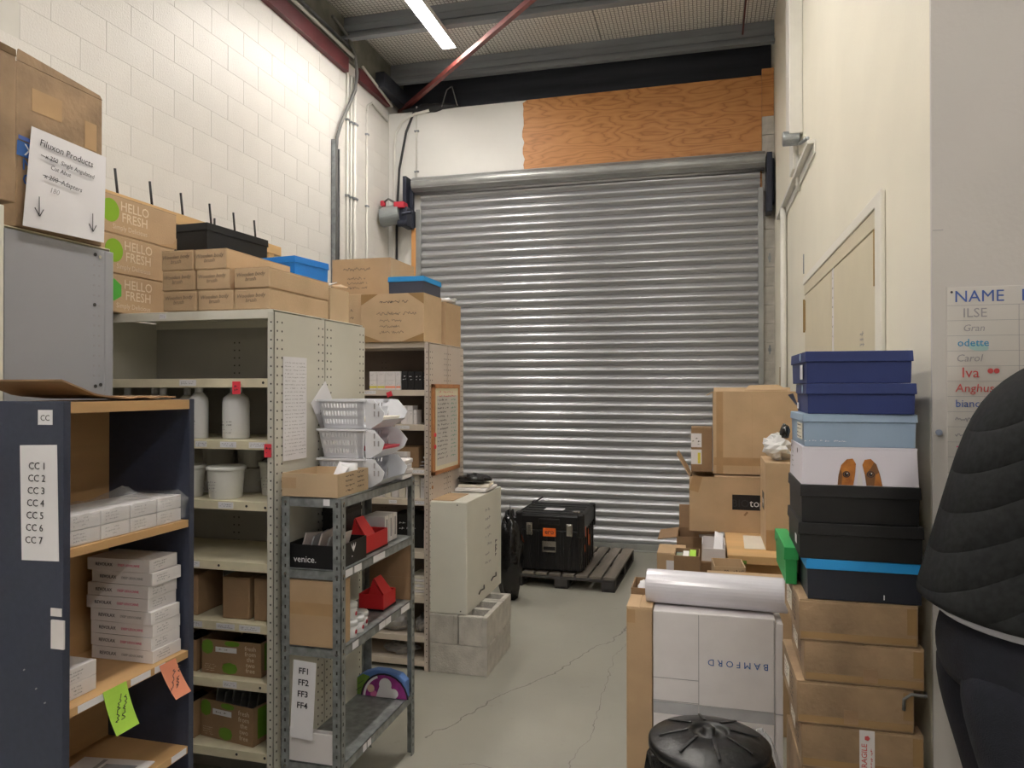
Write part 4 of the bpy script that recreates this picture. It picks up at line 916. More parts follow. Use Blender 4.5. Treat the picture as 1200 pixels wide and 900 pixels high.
# lowest shelf: patterned cushion
t = thing('patterned_bag', 'colourful patterned bag, purple with white shapes, on the lowest rack shelf', 'bag', (-1.408, 3.06, .276))
prof_ = [(-.115, 0), (-.115, .08), (-.085, .10), (-.03, .118), (.03, .118), (.09, .105), (.118, .08), (.12, 0)]
MB().poly([(a, 0, b) for a, b in prof_], (0, .05, 0)).build('body', 'sea_blue', t, bevel=.006)
def pat(name, pts, m, o): return shape(name, t, 'F', (0, 0, 0), pts, m, off=o)
pat('green_patch', [(-.113, .004), (-.113, .078), (-.085, .098), (-.05, .09), (-.08, .03), (-.09, .004)], 'leaf_green', .0006)
arc = lambda cx, cy, r, a0, a1, n=12, sy=1: [(cx+r*math.cos(R(a0+(a1-a0)*i/n)), max(.004, cy+sy*r*math.sin(R(a0+(a1-a0)*i/n)))) for i in range(n+1)]
pat('dark_arc', arc(.02, -.005, .115, 0, 180), 'outline', .0012); pat('purple_arch', arc(.02, -.005, .107, 0, 180), 'purple', .0018)
pat('pale_band', arc(.02, 0, .102, 110, 178)+arc(.02, 0, .092, 178, 110), 'white_paper', .0024); pat('peach_patch', arc(-.045, .038, .018, 0, 330), 'peach', .003); pat('pink_patch', arc(-.03, .014, .017, 0, 330), 'pink', .003)
pat('white_shape', arc(.025, .06, .03, -20, 200)+[(-.02, .004), (.075, .004), (.08, .02)], 'white_paper', .0036); pat('white_shape', arc(.065, .025, .022, 0, 340), 'white_paper', .0042); 
for (a, b) in ((-.105, .03), (-.095, .06)): plate('stitch', t, 'F', (a, 0, b), .03, .002, 'outline', roll=35, off=.0012)

# ================================================================== PINK-BEIGE SHELVING WITH THE ORDER BOARD
BLV = [.06, .2, .43, .69, 1.0, 1.18, 1.44, 1.645, 1.928]
ue = shelving('shelving_unit', 'pinkish-beige steel shelving with the framed order board on its side', -2.42, -1.57, 4.079, 4.392, 1.93, BLV, 'pink_panel', 'pink_shelf', 'brown_back')
uf = shelving('shelving_unit', 'pinkish-beige steel shelving at the back, nearest the roller shutter', -2.42, -1.57, 4.396, 4.71, 1.93, BLV, 'pink_panel', 'pink_shelf', 'brown_back', backside=-1)
tickets(ue, [(.45, 1.63, .12, .02, 'white_paper'), (.68, 1.425, .09, .02, 'white_paper'), (.79, 1.165, .1, .02, 'white_paper'), (.62, .983, .05, .02, 'white_paper'), (.8, .983, .08, .02, 'white_paper')])
o = plate('red_tag', ue, 'F', (.6, -.003, 1.62), .035, .03, 'red_tag', roll=20)
t = thing('order_board', 'brown framed order sheet hung on the side of the pink-beige shelving', 'board', (-1.568, 4.345, 1.41))
MB().box(0, .012, -.235, .235, -.265, .265).build('backing', 'cork_frame', t)
for (a, b, c_, d_) in ((-.24, .24, .245, .27), (-.24, .24, -.27, -.245), (-.24, -.21, -.27, .27), (.21, .24, -.27, .27)): MB().box(0, .018, a, b, c_, d_).build('frame', 'cork_frame', t, bevel=.003)
plate('sheet', t, 'R', (.0125, 0, 0), .42, .49, 'board_cream'); plate('sheet', t, 'R', (.0132, .01, -.01), .38, .42, 'wall_grey_white')
scrib(t, 'R', (.0145, -.07, .0), .2, 15, .025, 'ink', h=.012, seed=2, name='printing'); scrib(t, 'R', (.0145, .12, .0), .1, 15, .025, 'ink_green', h=.012, seed=5, name='printing'); scrib(t, 'R', (.0145, 0, .21), .3, 2, .025, 'ink_red', h=.012, seed=6, name='printing')
for z in (-.03, -.10): disc('red_pin', t, 'R', (.019, -.228, z), .012, 'red_tag', t=.006)
disc('bolt', ue, 'R', (.851, .05, 1.07), .01, 'cork_frame', t=.003)
def bx_(name, label, cat, x0, x1, y0, y1, z, h, m, group=None, band=None, rz=0):
    t = thing(name, label, cat, ((x0+x1)/2, (y0+y1)/2, z), rz, group); W, D = x1-x0, y1-y0
    MB().box(-W/2, W/2, -D/2, D/2, 0, h).build('body', m, t, bevel=.0015)
    if band: plate('printed_band', t, 'F', (0, -D/2, h*.3), W*.96, h*.22, band)
    scrib(t, 'F', (0, -D/2, h*.65), W*.6, 2, h*.16, 'ink_grey' if m != 'black_card' else 'white_paper', h=h*.07, off=.0012, name='printing', seed=int(x0*1000))
    return t
on = ['leftmost', 'second', 'third', 'fourth', 'fifth', 'rightmost']
for i, (a, b, m, bd) in enumerate(((-1.97, -1.92, 'white_card', 'yellow_sticker'), (-1.918, -1.87, 'white_card', 'yellow_sticker'), (-1.868, -1.80, 'white_card', 'peach_note'), (-1.797, -1.767, 'white_card', 'peach_note'))):
    bx_('product_box', 'white box with coloured band on the upper pink-beige shelf, %s of four, top layer' % on[i], 'box', a, b, 4.12, 4.25, 1.646+.056, .054, m, 'white product boxes', None)
    bx_('product_box', 'white box with coloured band on the upper pink-beige shelf, %s of four, bottom layer' % on[i], 'box', a, b, 4.12, 4.25, 1.646, .055, m, 'white product boxes', bd)
for i, (a, b) in enumerate(((-1.762, -1.722), (-1.72, -1.68), (-1.678, -1.63), (-1.625, -1.585))): bx_('black_box', 'black upright box on the upper pink-beige shelf, %s of four' % on[i], 'box', a, b, 4.12, 4.25, 1.646, .112-.002*i, 'black_card', 'black upright boxes')
for i, (a, b) in enumerate(((-1.84, -1.80), (-1.765, -1.728), (-1.725, -1.69), (-1.685, -1.665))): bx_('white_box', 'white upright box on the middle pink-beige shelf, %s of four' % on[i], 'box', a, b, 4.12, 4.2, 1.441, (.09, .11, .11, .085)[i], 'white_card', 'white upright boxes')
carton('carton', 'small brown carton standing on the pink-beige shelving beside the baskets', 'box', -1.80, -1.66, 4.14, 4.27, 1.181, 1.305, 'kraft_dark', tape=False)
bx_('white_carton', 'white taped parcel in front of the small brown carton', 'box', -1.80, -1.70, 4.085, 4.135, 1.181, .05, 'paper_warm'); bx_('white_carton', 'white printed parcel lying on another parcel', 'box', -1.80, -1.71, 4.085, 4.135, 1.232, .045, 'white_card', band='ink_grey')
t = thing('paper_pile', 'loose white papers at the shelf end beside the order board', 'paper', (-1.622, 4.20, 1.181))
for i in range(3): MB().obox(Matrix.Translation((0, 0, .014+.02*i)) @ Matrix.Rotation(R(20*i-15), 4, 'Z') @ Matrix.Rotation(R(-6+7*i), 4, 'Y'), .06, .10, .003).build('sheet', 'white_paper', t)
for i in range(7): bx_('booklet', 'pale booklet upright on the pink-beige shelf, %s of seven' % ['leftmost', 'second from left', 'third from left', 'middle', 'third from right', 'second from right', 'rightmost'][i], 'book', -1.92+.046*i, -1.88+.046*i, 4.13, 4.3, 1.001, .12+.015*(i % 2), 'paper_warm' if i % 2 else 'white_card', 'upright booklets')
bx_('white_box', 'tall narrow white box alone on the pink-beige shelf by the corner', 'box', -1.615, -1.585, 4.11, 4.2, .691, .13, 'white_card')
bx_('dark_crate', 'dark crate in the back of the shelf under the booklets', 'box', -1.85, -1.65, 4.2, 4.37, .691, .2, 'black_card')
for i, (x, y, z, rx, ry, rz_, lb) in enumerate(((-1.84, 4.17, .431, .10, .07, .055, 'silver foil bag on the low shelf behind the rack, left'), (-1.83, 4.17, .201, .11, .07, .07, 'silver foil bag on the second lowest shelf, wide'), (-1.645, 4.18, .201, .045, .06, .05, 'small silver foil bag on the second lowest shelf, right'), (-1.78, 4.19, .061, .10, .06, .035, 'silver foil bag on the floor-level shelf'))):
    t = thing('foil_bag', lb, 'bag', (x, y, z), 0, 'foil bags'); crumple('film', 'silver_bag', t, rx, ry, rz_, i+20, .22, smooth=False)
t = thing('envelope_stack', 'stack of white envelopes sticking out of the shelf above the foil bags', 'paper', (-1.655, 4.20, .431))
for i in range(7): MB().obox(Matrix.Translation((0, 0, .008+.016*i)) @ Matrix.Rotation(R(3-1.2*i), 4, 'Z'), .12, .18, .014).build('envelope', 'white_card' if i % 2 else 'paper_warm', t, bevel=.003)
# --- cartons on top of it
c = carton('carton', 'brown carton with handwriting on top of the pink-beige shelving, upper layer', 'box', -2.285, -1.885, 4.24, 4.62, 2.236, 2.465, 'kraft', tape=False); scrib(c, 'F', (-.02, -.19, .16), .2, 1, .03, 'ink_soft', h=.03, seed=3); scrib(c, 'F', (-.02, -.19, .075), .15, 3, .03, 'ink_soft', h=.022, seed=4)
c = carton('carton', 'brown carton with faint writing, left of the lower layer on the pink-beige shelving', 'box', -2.36, -2.003, 4.09, 4.62, 1.929, 2.225, 'kraft_light', tape=False); scrib(c, 'F', (.06, -.265, .17), .13, 2, .05, 'ink_soft', h=.025, seed=6)
c = carton('carton', 'large brown carton with several written lines, front of the lower layer on the pink-beige shelving', 'box', -1.998, -1.595, 4.06, 4.36, 1.929, 2.215, 'kraft_light', tape=False)
scrib(c, 'F', (.02, -.15, .235), .2, 1, .03, 'ink', h=.02, seed=8); scrib(c, 'F', (.04, -.15, .165), .28, 1, .03, 'ink_soft', h=.024, seed=9); scrib(c, 'F', (.0, -.15, .09), .16, 3, .034, 'ink_soft', h=.02, seed=10)
for (pts, nm_) in (([(-.2, .285), (-.2, .22), (-.09, .285)], 'tape'), ([(.2, .285), (.2, .22), (.1, .285)], 'tape'), ([(-.2, 0), (-.2, .05), (-.06, .0)], 'tape'), ([(.2, .0), (.2, .05), (.06, .0)], 'tape')): shape('tape', c, 'F', (0, -.15, 0), pts, 'tape_clear', off=.0006)
lidbox('shoe_box', 'dark shoe box with bright blue lid on the large written carton', 'box', -1.83, -1.60, 4.07, 4.37, 2.216, 2.315, 'slate_box', 'sky_lid', lid=.03, rz=0)
c = carton('carton', 'narrow brown carton at the far end of the pink-beige shelving top', 'box', -1.99, -1.585, 4.40, 4.70, 1.929, 2.20, 'kraft', tape=False)
t = thing('white_film', 'crumpled white wrapping on the narrow far carton', 'film', (-1.66, 4.6, 2.2)); crumple('film', 'white_plastic', t, .07, .07, .022, 44, .3)

# ================================================================== WHITE CABINET ON CONCRETE BLOCKS
def hollow_block(x, y, z, label, along='x', group='concrete blocks under the white cabinet'):
    t = thing('concrete_block', label, 'block', (x, y, z), 0 if along == 'x' else 90, group); L_, D_, H_ = .352, .172, .168
    p = MB()
    for s in (-1, 1): p.box(-L_/2, L_/2, *sorted((s*D_/2, s*(D_/2-.03))), 0, H_)
    for xc in (-L_/2+.0175, 0, L_/2-.0175): p.box(xc-.0175, xc+.0175, -D_/2+.03, D_/2-.03, 0, H_)
    p.build('body', 'grey_block', t, bevel=.004); MB().box(-L_/2+.03, L_/2-.03, -D_/2+.028, D_/2-.028, .0, .02).build('web', 'grey_block', t)
    return t
for i, y in enumerate((4.172, 4.347, 4.522)): hollow_block(-1.393, y, 0, 'grey concrete block of the bottom course, %s' % ['front', 'middle', 'back'][i])
for i, (x, y) in enumerate(((-1.483, 4.262), (-1.305, 4.262))): hollow_block(x, y, .17, 'grey concrete block of the upper course, front %s' % ['left', 'right with its hollow showing'][i], 'y')
hollow_block(-1.393, 4.53, .17, 'grey concrete block of the upper course, back')
wc = thing('wall_cabinet', 'white steel cabinet laid on concrete blocks', 'cabinet', (-1.463, 4.10, .34))
MB().box(-.122, .118, .006, .742, 0, .652).build('body', 'white_steel', wc, bevel=.004); MB().box(-.12, .116, 0, .006, .003, .649).build('front_panel', 'white_steel', wc, bevel=.002)
for (x, z) in ((-.11, .02), (.08, .02), (-.11, .63), (.06, .635), (-.112, .3), (-.112, .47), (-.112, .13)): disc('screw', wc, 'F', (x, 0, z), .004, 'hole')
for (y, z) in ((.28, .06), (.55, .075)): MB().tube([(.119, y-.05, z), (.126, y-.03, z+.02), (.126, y+.04, z+.012), (.119, y+.06, z+.03)], .004, 6).build('hook', 'hole', wc, smooth=True)
scrib(wc, 'R', (.118, .45, .38), .15, 7, .055, 'ink_grey', h=.02, seed=12, fill=.5, name='scuff', off=.0006); scrib(wc, 'R', (.118, .62, .27), .06, 4, .03, 'ink', h=.03, seed=14, fill=.5, name='scuff', off=.0006)
t = thing('cardboard_sheet', 'small brown cardboard sheet on the white cabinet top', 'cardboard', (-1.50, 4.33, .993)); MB().box(-.07, .06, -.2, .1, 0, .004).build('sheet', 'kraft', t)
t = thing('packet_pile', 'pile of black and white wrapped packets on the white cabinet', 'packet', (-1.45, 4.62, .997))
MB().obox(Matrix.Translation((.0, 0, .012)), .21, .26, .022).build('packet', 'white_card', t, bevel=.006); MB().obox(Matrix.Translation((-.005, .01, .034)) @ Matrix.Rotation(R(8), 4, 'Z'), .2, .22, .02).build('packet', 'paper_warm', t, bevel=.006)
crumple('packet', 'black_bag', t, .1, .1, .028, 61, .25, loc=(0, 0, .044)); MB().tube([(-.08, -.1, .075), (.08, -.1, .078)], .018, 12).build('packet', 'black_bag', t, smooth=True)
# ================================================================== PALLET, CASE, BAGS BY THE SHUTTER
pl = thing('pallet', 'dark weathered wooden pallet in front of the roller shutter', 'pallet', (-1.145, 6.63, 0), -2)
for i in range(8):
    w_ = .1; x = -.445+.8/7*i*1.0+.045
    MB().box(x-.048, x+.048, -.58, .58, .1, .12).build('deck_board', 'pallet_wood', pl, bevel=.003)
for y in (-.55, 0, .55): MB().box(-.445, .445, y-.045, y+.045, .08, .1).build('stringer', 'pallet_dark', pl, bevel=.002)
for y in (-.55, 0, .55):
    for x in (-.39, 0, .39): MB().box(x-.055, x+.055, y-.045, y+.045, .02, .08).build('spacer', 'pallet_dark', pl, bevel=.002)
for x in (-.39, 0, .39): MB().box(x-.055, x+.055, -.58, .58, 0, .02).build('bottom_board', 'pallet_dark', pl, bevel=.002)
ca = thing('transport_case', 'black ribbed plastic transport case with steel latches on the pallet', 'case', (-1.27, 6.40, .121), 0)
MB().box(-.272, .272, -.31, .31, .012, .36).build('body', 'black_plastic', ca, bevel=.02); MB().box(-.285, .285, -.322, .322, .345, .485).build('lid', 'black_plastic', ca, bevel=.022)
for i in range(8):
    x = -.24+.48/7*i; MB().box(x-.013, x+.013, -.32, -.308, .02, .34).build('rib', 'black_plastic', ca, bevel=.004)
for i in range(6):
    y = -.25+.1*i; MB().box(.27, .284, y-.016, y+.016, .02, .34).build('rib', 'black_plastic', ca, bevel=.004)
for i in range(5):
    y = -.25+.125*i; MB().box(-.25, .25, y-.025, y+.025, .482, .492).build('lid_rib', 'black_plastic', ca, bevel=.004)
for s in (-1, 1):
    for e in (-1, 1): MB().box(*sorted((s*.235, s*.295)), *sorted((e*.27, e*.332)), .3, .5).build('corner', 'black_plastic', ca, bevel=.015)
for x in (-.17, .17): MB().box(x-.025, x+.025, -.334, -.318, .31, .41).box(x-.018, x+.018, -.340, -.332, .33, .40).build('latch', 'chrome', ca, bevel=.003)
MB().box(-.09, .09, -.335, -.32, .40, .45).build('handle', 'black_plastic', ca, bevel=.008)
MB().box(-.055, .055, -.329, -.323, .30, .37).build('badge', 'orange_badge', ca, bevel=.008); text('ero', .055, 'ink', ca, 'F', (0, -.329, .338), bold=.02)
MB().box(-.06, .055, -.325, -.321, .17, .26).build('name_plate', 'chrome', ca); plate('plate_text', ca, 'F', (0, -.325, .20), .1, .03, 'black_card')
plate('paper', ca, 'T', (.0, -.1, .493), .17, .12, 'white_paper')
for (y, z, h_) in ((-.2, .33, .09), (-.05, .26, .14), (.02, .22, .1), (-.24, .2, .06)): plate('orange_sticker', ca, 'R', (.285, y, z), .03, h_, 'orange_badge', roll=10)
disc('cap', ca, 'T', (.21, -.22, .493), .03, 'chrome', t=.01)
MB().bar((-.27, -.3, .49), (-.2, .33, .53), .007, 6).build('strap_rod', 'black_plastic', ca)
for i, (x, y, rx, ry, rz_, lb) in enumerate(((-1.49, 5.62, .10, .11, .34, 'tall black rubbish bag between the white cabinet and the case'), (-1.86, 6.02, .14, .14, .28, 'black rubbish bag behind the tall black bag'))):
    t = thing('rubbish_bag', lb, 'bag', (x, y, 0), 0, 'black rubbish bags'); crumple('film', 'black_bag', t, rx, ry, rz_, i+70, .22, seg=18)
    MB().lathe([(.03, rz_*1.75), (.05, rz_*1.9), (.02, rz_*1.95)], 10).build('tied_neck', 'black_bag', t)
# ================================================================== RIGHT SIDE: tall stack by the wall corner
def rbox(name, label, x0, x1, z0, z1, y0=2.42, y1=2.77, rz=0, m='kraft_old', tilt=None):
    c = carton(name, label, 'box', x0, x1, y0, y1, z0, z1-.001, m, rz=rz, group='worn brown cartons under the shoe boxes', tape=False, tilt=tilt)
    return c
dims = []
for i, (x0, x1, z0, z1, y1, lb) in enumerate(((.28, .617, 0, .25, 2.80, 'worn brown carton on the floor at the foot of the tall stack'), (.275, .60, .25, .50, 2.80, 'worn brown carton second from the floor in the tall stack'),
        (.28, .617, .50, .632, 2.80, 'worn brown carton with white fragile tape in the tall stack'), (.262, .588, .632, .762, 2.81, 'worn brown carton with a grey cord, above the fragile-taped one'),
        (.288, .619, .762, .886, 2.80, 'worn brown carton with a tape patch, below the topmost carton'), (.270, .600, .886, 1.010, 2.81, 'worn brown carton directly under the blue-lidded box'))):
    c = rbox('worn_carton', lb, x0, x1, z0, z1, y1=y1, rz=[0, 1, -.6, .8, -.5, .6][i]); W, D, H_ = x1-x0, y1-2.42, z1-z0
    # scuffed tape along the bottom edge, patch, strap marks
    plate('tape', c, 'F', (0, -D/2, H_*.14), W*.97, H_*.16, 'tape_clear', off=.0006)
    if i in (3, 4): plate('tape_patch', c, 'F', ((-.01, .02)[i-3], -D/2, H_*.25), .04, H_*.32, 'kraft_dark', off=.0008)
    if i >= 2:
        MB().box(W*.5-.03, W*.5-.004, -D/2-.0012, -D/2-.0004, H_*.3, H_*.92).build('edge_tape', 'tape_clear', c)
        plate('side_label', c, 'L', (-W/2, .05, H_*.55), .13, H_*.5, 'paper_warm', off=.0006); scrib(c, 'L', (-W/2, .05, H_*.55), .1, 4, H_*.1, 'ink_soft', h=.006, off=.0016, name='printing', seed=i)
        scrib(c, 'L', (-W/2, -.09, H_*.55), .08, 5, H_*.13, 'ink', h=.008, off=.0008, name='printing', seed=i+9)
    if i == 2:
        plate('fragile_tape', c, 'F', (.015, -D/2, H_/2), .042, H_*.98, 'white_card', off=.001)
        text('FRAGILE', .022, 'ink_red', c, 'F', (.008, -D/2, H_*.38), roll=90, off=.0022, bold=.01); scrib(c, 'F', (.027, -D/2, H_*.35), .05, 1, .01, 'ink_red', roll=90, h=.006, off=.0022, name='printing')
        disc('glass_mark', c, 'F', (.015, -D/2, H_*.82), .008, 'ink_red', n=5, off=.0022)
    if i == 3: MB().tube([(W/2-.03, -D/2-.006, H_*.55), (W/2-.03, -D/2-.008, H_*.8), (W/2-.01, -D/2-.008, H_*.93), (W/2+.03, -D/2-.006, H_*.9), (W/2+.04, -D/2+.04, H_*.85)], .005, 6).build('cord', 'cable_grey', c, smooth=True)
# lidded shoe boxes, bottom to top
b7 = lidbox('shoe_box', 'navy shoe box with bright blue lid low in the shoe box stack', 'box', .292, .618, 2.42, 2.76, 1.011, 1.133, 'navy_box', 'sky_lid', lid=.03, group='shoe boxes by the wall corner')
plate('label', b7, 'L', (-.158, .08, .05), .07, .05, 'paper_warm', off=.003); plate('mark', b7, 'F', (.055, -.165, .018), .003, .014, 'white_paper', off=.003)
b6 = lidbox('shoe_box', 'black shoe box on the blue-lidded one', 'box', .272, .62, 2.415, 2.78, 1.134, 1.243, 'black_card', 'black_card', lid=.035, rz=-.8, group='shoe boxes by the wall corner'); plate('label', b6, 'L', (-.171, -.12, .05), .045, .026, 'white_paper', off=.003)
b5 = lidbox('shoe_box', 'black shoe box under the dog print box', 'box', .276, .612, 2.42, 2.77, 1.244, 1.358, 'black_card', 'black_card', lid=.035, group='shoe boxes by the wall corner')
t = thing('dog_print_box', 'white shoe box printed with a dog face, eyes looking over the edge', 'box', (.444, 2.595, 1.359), -.4, 'shoe boxes by the wall corner')
MB().frus((-.163, .163, -.172, .172), (-.158, .158, -.17, .17), 0, .112).build('body', 'dog_white', t, bevel=.0015); MB().box(-.159, .159, -.171, .171, .108, .115).build('lid', 'dog_white', t, bevel=.001)
def blob(cx, cz, rx, rz_, m, o, cut=True, n=20, nm_='dog_print'):
    pts = [(cx+rx*math.cos(6.2832*i/n), max(.0015, cz+rz_*math.sin(6.2832*i/n))) for i in range(n)]
    return shape(nm_, t, 'F', (0, -.172, 0), pts, m, off=o)
def crop_pts(pts): return [((a-466)*.00064, max(.0015, (648-b)*.00072)) for a, b in pts]
for (pts, m, o) in (([(372, 648), (376, 605), (388, 562), (412, 538), (438, 534), (452, 556), (448, 600), (440, 648)], 'dog_tan', .0008), ([(372, 648), (376, 605), (384, 575), (392, 600), (390, 648)], 'dog_brown', .0012),
                    ([(497, 648), (490, 600), (480, 560), (490, 538), (516, 534), (540, 556), (556, 600), (566, 648)], 'dog_brown', .0008), ([(492, 605), (480, 560), (490, 538), (516, 534), (530, 548), (514, 575), (500, 590)], 'dog_tan', .0014), ([(530, 648), (536, 600), (550, 590), (562, 648)], 'dog_tan', .0012),
                    ([(455, 648), (460, 600), (466, 560), (474, 600), (482, 648)], 'white_card', .0014)):
    shape('dog_print', t, 'F', (0, -.172, 0), crop_pts(pts), m, off=o)
for ex, ez in ((-.0358, .0345), (.0314, .036)): blob(ex, ez, .0105, .0095, 'outline', .0026); blob(ex, ez, .0078, .0075, 'dog_brown', .0029, nm_='dog_eye'); blob(ex, ez, .0055, .0058, 'black_card', .0032, nm_='dog_eye'); blob(ex+.002, ez+.003, .0016, .0018, 'white_paper', .0038, nm_='eye_glint')
scrib(t, 'L', (-.162, .06, .06), .05, 4, .016, 'ink_grey', h=.006, off=.002, name='printing'); disc('dot', t, 'L', (-.16, -.05, .095), .008, 'ink', off=.001); disc('dot', t, 'L', (-.16, .13, .1), .006, 'ink', off=.001)
b3 = lidbox('shoe_box', 'pale blue shoe box above the dog print box', 'box', .282, .602, 2.42, 2.74, 1.475, 1.574, 'pale_blue_box', 'pale_blue_box', lid=.024, group='shoe boxes by the wall corner', rz=.5); scrib(b3, 'F', (-.09, -.155, .018), .13, 1, .01, 'white_paper', h=.005, off=.003, name='printing'); plate('label', b3, 'L', (-.155, -.08, .045), .12, .05, 'paper_warm', off=.003); scrib(b3, 'L', (-.155, -.08, .045), .1, 4, .012, 'ink', h=.006, off=.0042, name='printing')
b2 = lidbox('shoe_box', 'dark blue shoe box, lower of the two dark blue ones', 'box', .297, .602, 2.412, 2.75, 1.575, 1.667, 'royal_box', 'royal_box', lid=.032, group='shoe boxes by the wall corner', rz=-1.2); disc('logo', b2, 'L', (-.15, -.06, .075), .014, 'pale_blue_box', off=.003, sx=1.4); plate('label', b2, 'L', (-.148, .09, .02), .05, .02, 'white_paper', off=.004)
MB().slab((-.15, .12, .02), (-.15, .17, .02), (-.175, .17, .055), (-.165, .12, .06), (-.003, 0, 0)).build('torn_flap', 'royal_side', b2)
b1 = lidbox('shoe_box', 'dark blue shoe box topmost on the stack', 'box', .288, .590, 2.42, 2.76, 1.668, 1.765, 'royal_box', 'royal_box', lid=.032, group='shoe boxes by the wall corner', rz=1.0); plate('label', b1, 'L', (-.147, -.09, .035), .05, .045, 'white_paper', off=.004); disc('logo', b1, 'L', (-.15, -.07, .082), .012, 'pale_blue_box', off=.002, sx=1.4)
gb = lidbox('green_shoe_box', 'bright green shoe box standing behind the blue-lidded box', 'box', .244, .290, 2.58, 2.93, 1.012, 1.132, 'bright_green', 'bright_green', lid=.04); disc('hole', gb, 'L', (-.023, .06, .10), .006, 'hole', off=.002)
t = thing('small_black_pouch', 'small dark pouch wedged beside the pale blue shoe box', 'pouch', (.262, 2.72, 1.48)); crumple('pouch', 'black_bag', t, .016, .04, .024, 3, .2)

# --- white BAMFORD carton, tall brown carton, wrapped roll
bf = thing('bamford_carton', 'large white carton printed BAMFORD upside down in blue', 'box', (.04, 3.02, 0))
MB().box(-.237, .20, -.17, .17, 0, .815).build('body', 'white_card', bf, bevel=.004)
text('B A M F O R D', .034, 'bam_blue', bf, 'F', (.069, -.17, .640), roll=180)
for x in (-.07, .195): MB().box(x-.0012, x+.0012, -.1712, -.17, .02, .81).build('fold_line', 'ink_grey', bf)
for (z, a, b) in ((.48, -.237, -.07), (.475, -.07, .2), (.565, -.237, -.07)): MB().box(a, b, -.1712, -.17, z, z+.0022).build('seam', 'ink_grey', bf)
plate('tape', bf, 'F', (-.02, -.17, .455), .43, .045, 'clear_film2', t=.0004); MB().box(.2, .226, -.168, .1, 0, .80).build('side_flap', 'white_card', bf, bevel=.002); MB().box(.2, .226, -.1695, -.168, .47, .474).build('flap_seam', 'ink_grey', bf)
c = carton('tall_carton', 'tall narrow brown carton standing left of the white BAMFORD carton', 'box', -.296, -.2, 2.845, 3.02, 0, .825, 'kraft', tape=False); plate('tape', c, 'F', (-.03, -.0875, .79), .03, .05, 'tape', off=.0006)
t = open_carton('small_open_box', 'small brown box holding white paper behind the tall narrow carton', 'box', -.30, -.20, 3.06, 3.24, .76, .84, 'kraft_dark'); crumple('paper', 'white_paper', t, .03, .06, .035, 8, .3, loc=(.0, 0, .02))
carton('carton', 'brown carton under the small open box behind the tall narrow carton', 'box', -.31, -.205, 3.05, 3.26, 0, .759, 'kraft_dark', tape=False)
t = thing('wrapped_roll', 'long white film-wrapped roll lying across the BAMFORD carton', 'roll', (.035, 2.945, .882), -3)
MB().tube([(-.262, 0, 0), (-.258, 0, 0), (.25, 0, 0), (.255, 0, 0)], .064, 32).build('roll', 'roll_wrap', t, smooth=False, bevel=.003)
MB().tube([(-.266, 0, 0), (-.262, 0, 0)], .03, 20).build('core', 'kraft', t)
t['category'] = 'roll'
bpy.data.objects[t.children[0].name].data.shade_smooth()
# --- black bin with bag and lid
bn = thing('rubbish_bin', 'round black lidded bin with liner in front of the BAMFORD carton', 'bin', (.005, 2.245, 0))
MB().lathe([(.125, 0), (.13, .01), (.155, .60), (.16, .61)], 36).build('body', 'bin_black', bn, smooth=True)
rd = random.Random(11); mb = MB(); n = 40; rows = [(.158, .618), (.172, .60), (.178, .55), (.17, .46), (.162, .36), (.156, .28)]
vs = []
for k, (r, z) in enumerate(rows):
    for j in range(n):
        a = 6.2832*j/n; rr = r+(.006*math.sin(9*a+k)+rd.uniform(-.006, .008))*(0 if k == 0 else 1); vs.append((rr*math.cos(a), rr*math.sin(a), z+(rd.uniform(-.012, .012)+.03*math.sin(3*a) if k == len(rows)-1 else 0)))
mb.add(vs, [(k*n+j, k*n+(j+1) % n, (k+1)*n+(j+1) % n, (k+1)*n+j) for k in range(len(rows)-1) for j in range(n)]).build('liner', 'black_bag', bn)
lo = MB().lathe([(.165, .60), (.174, .604), (.174, .622), (.166, .628), (.150, .632), (.13, .642), (.06, .658), (.05, .652), (.046, .645), (.018, .645), (.018, .664), (.012, .668)], 48).build('lid', 'bin_black', bn, smooth=True)
for k in range(8):
    a = 6.2832*k/8+.2; MB().obox(Matrix.Rotation(a, 4, 'Z') @ Matrix.Translation((.102, 0, .6505)) @ Matrix.Rotation(R(13), 4, 'Y'), .086, .010, .0035).build('lid_rib', 'bin_black', lo, bevel=.002)
t = thing('clear_bag', 'crumpled clear plastic bag on the floor between bin and cartons', 'bag', (.185, 2.60, 0)); crumple('film', 'clear_film2', t, .06, .10, .24, 90, .3, seg=18, smooth=False)

# ================================================================== TABLE WITH CARTONS, right middle distance
tb = thing('table', 'small pine table against the right wall carrying open cartons', 'table', (.375, 4.80, 0))
MB().box(-.265, .265, -.60, .62, .705, .75).build('table_top', 'pine', tb, bevel=.003)
for x in (-.235, .235):
    for y in (-.5, .58): MB().box(x-.022, x+.022, y-.022, y+.022, 0, .705).build('leg', 'pine_y', tb, bevel=.002)
MB().box(-.24, .24, -.51, -.49, .63, .705).build('apron', 'pine', tb); plate('green_mark', tb, 'F', (-.18, -.6, .715), .025, .02, 'leaf_green', off=.0006)
t = thing('paper', 'white sheet of paper lying on the pine table', 'paper', (.275, 4.58, .7505), 0); MB().poly([(-.07, -.19, 0), (.13, -.19, 0), (.06, .2, 0), (-.06, .2, 0)], (0, 0, .001)).build('sheet', 'paper_warm', t)
c = open_carton('carton', 'brown open carton with dark BIO printed label on the pine table', 'box', -.107, .50, 4.86, 5.22, .751, 1.095, 'kraft_light', flaps=(('L', .16, 30),))
MB().box(-.042, .25, -.1812, -.18, .143, .238).build('black_label', 'black_card', c); text('BIO', .066, 'ink', c, 'F', (.008, -.1815, .182)); text('top', .066, 'white_paper', c, 'F', (.062, -.1815, .185), align='LEFT')
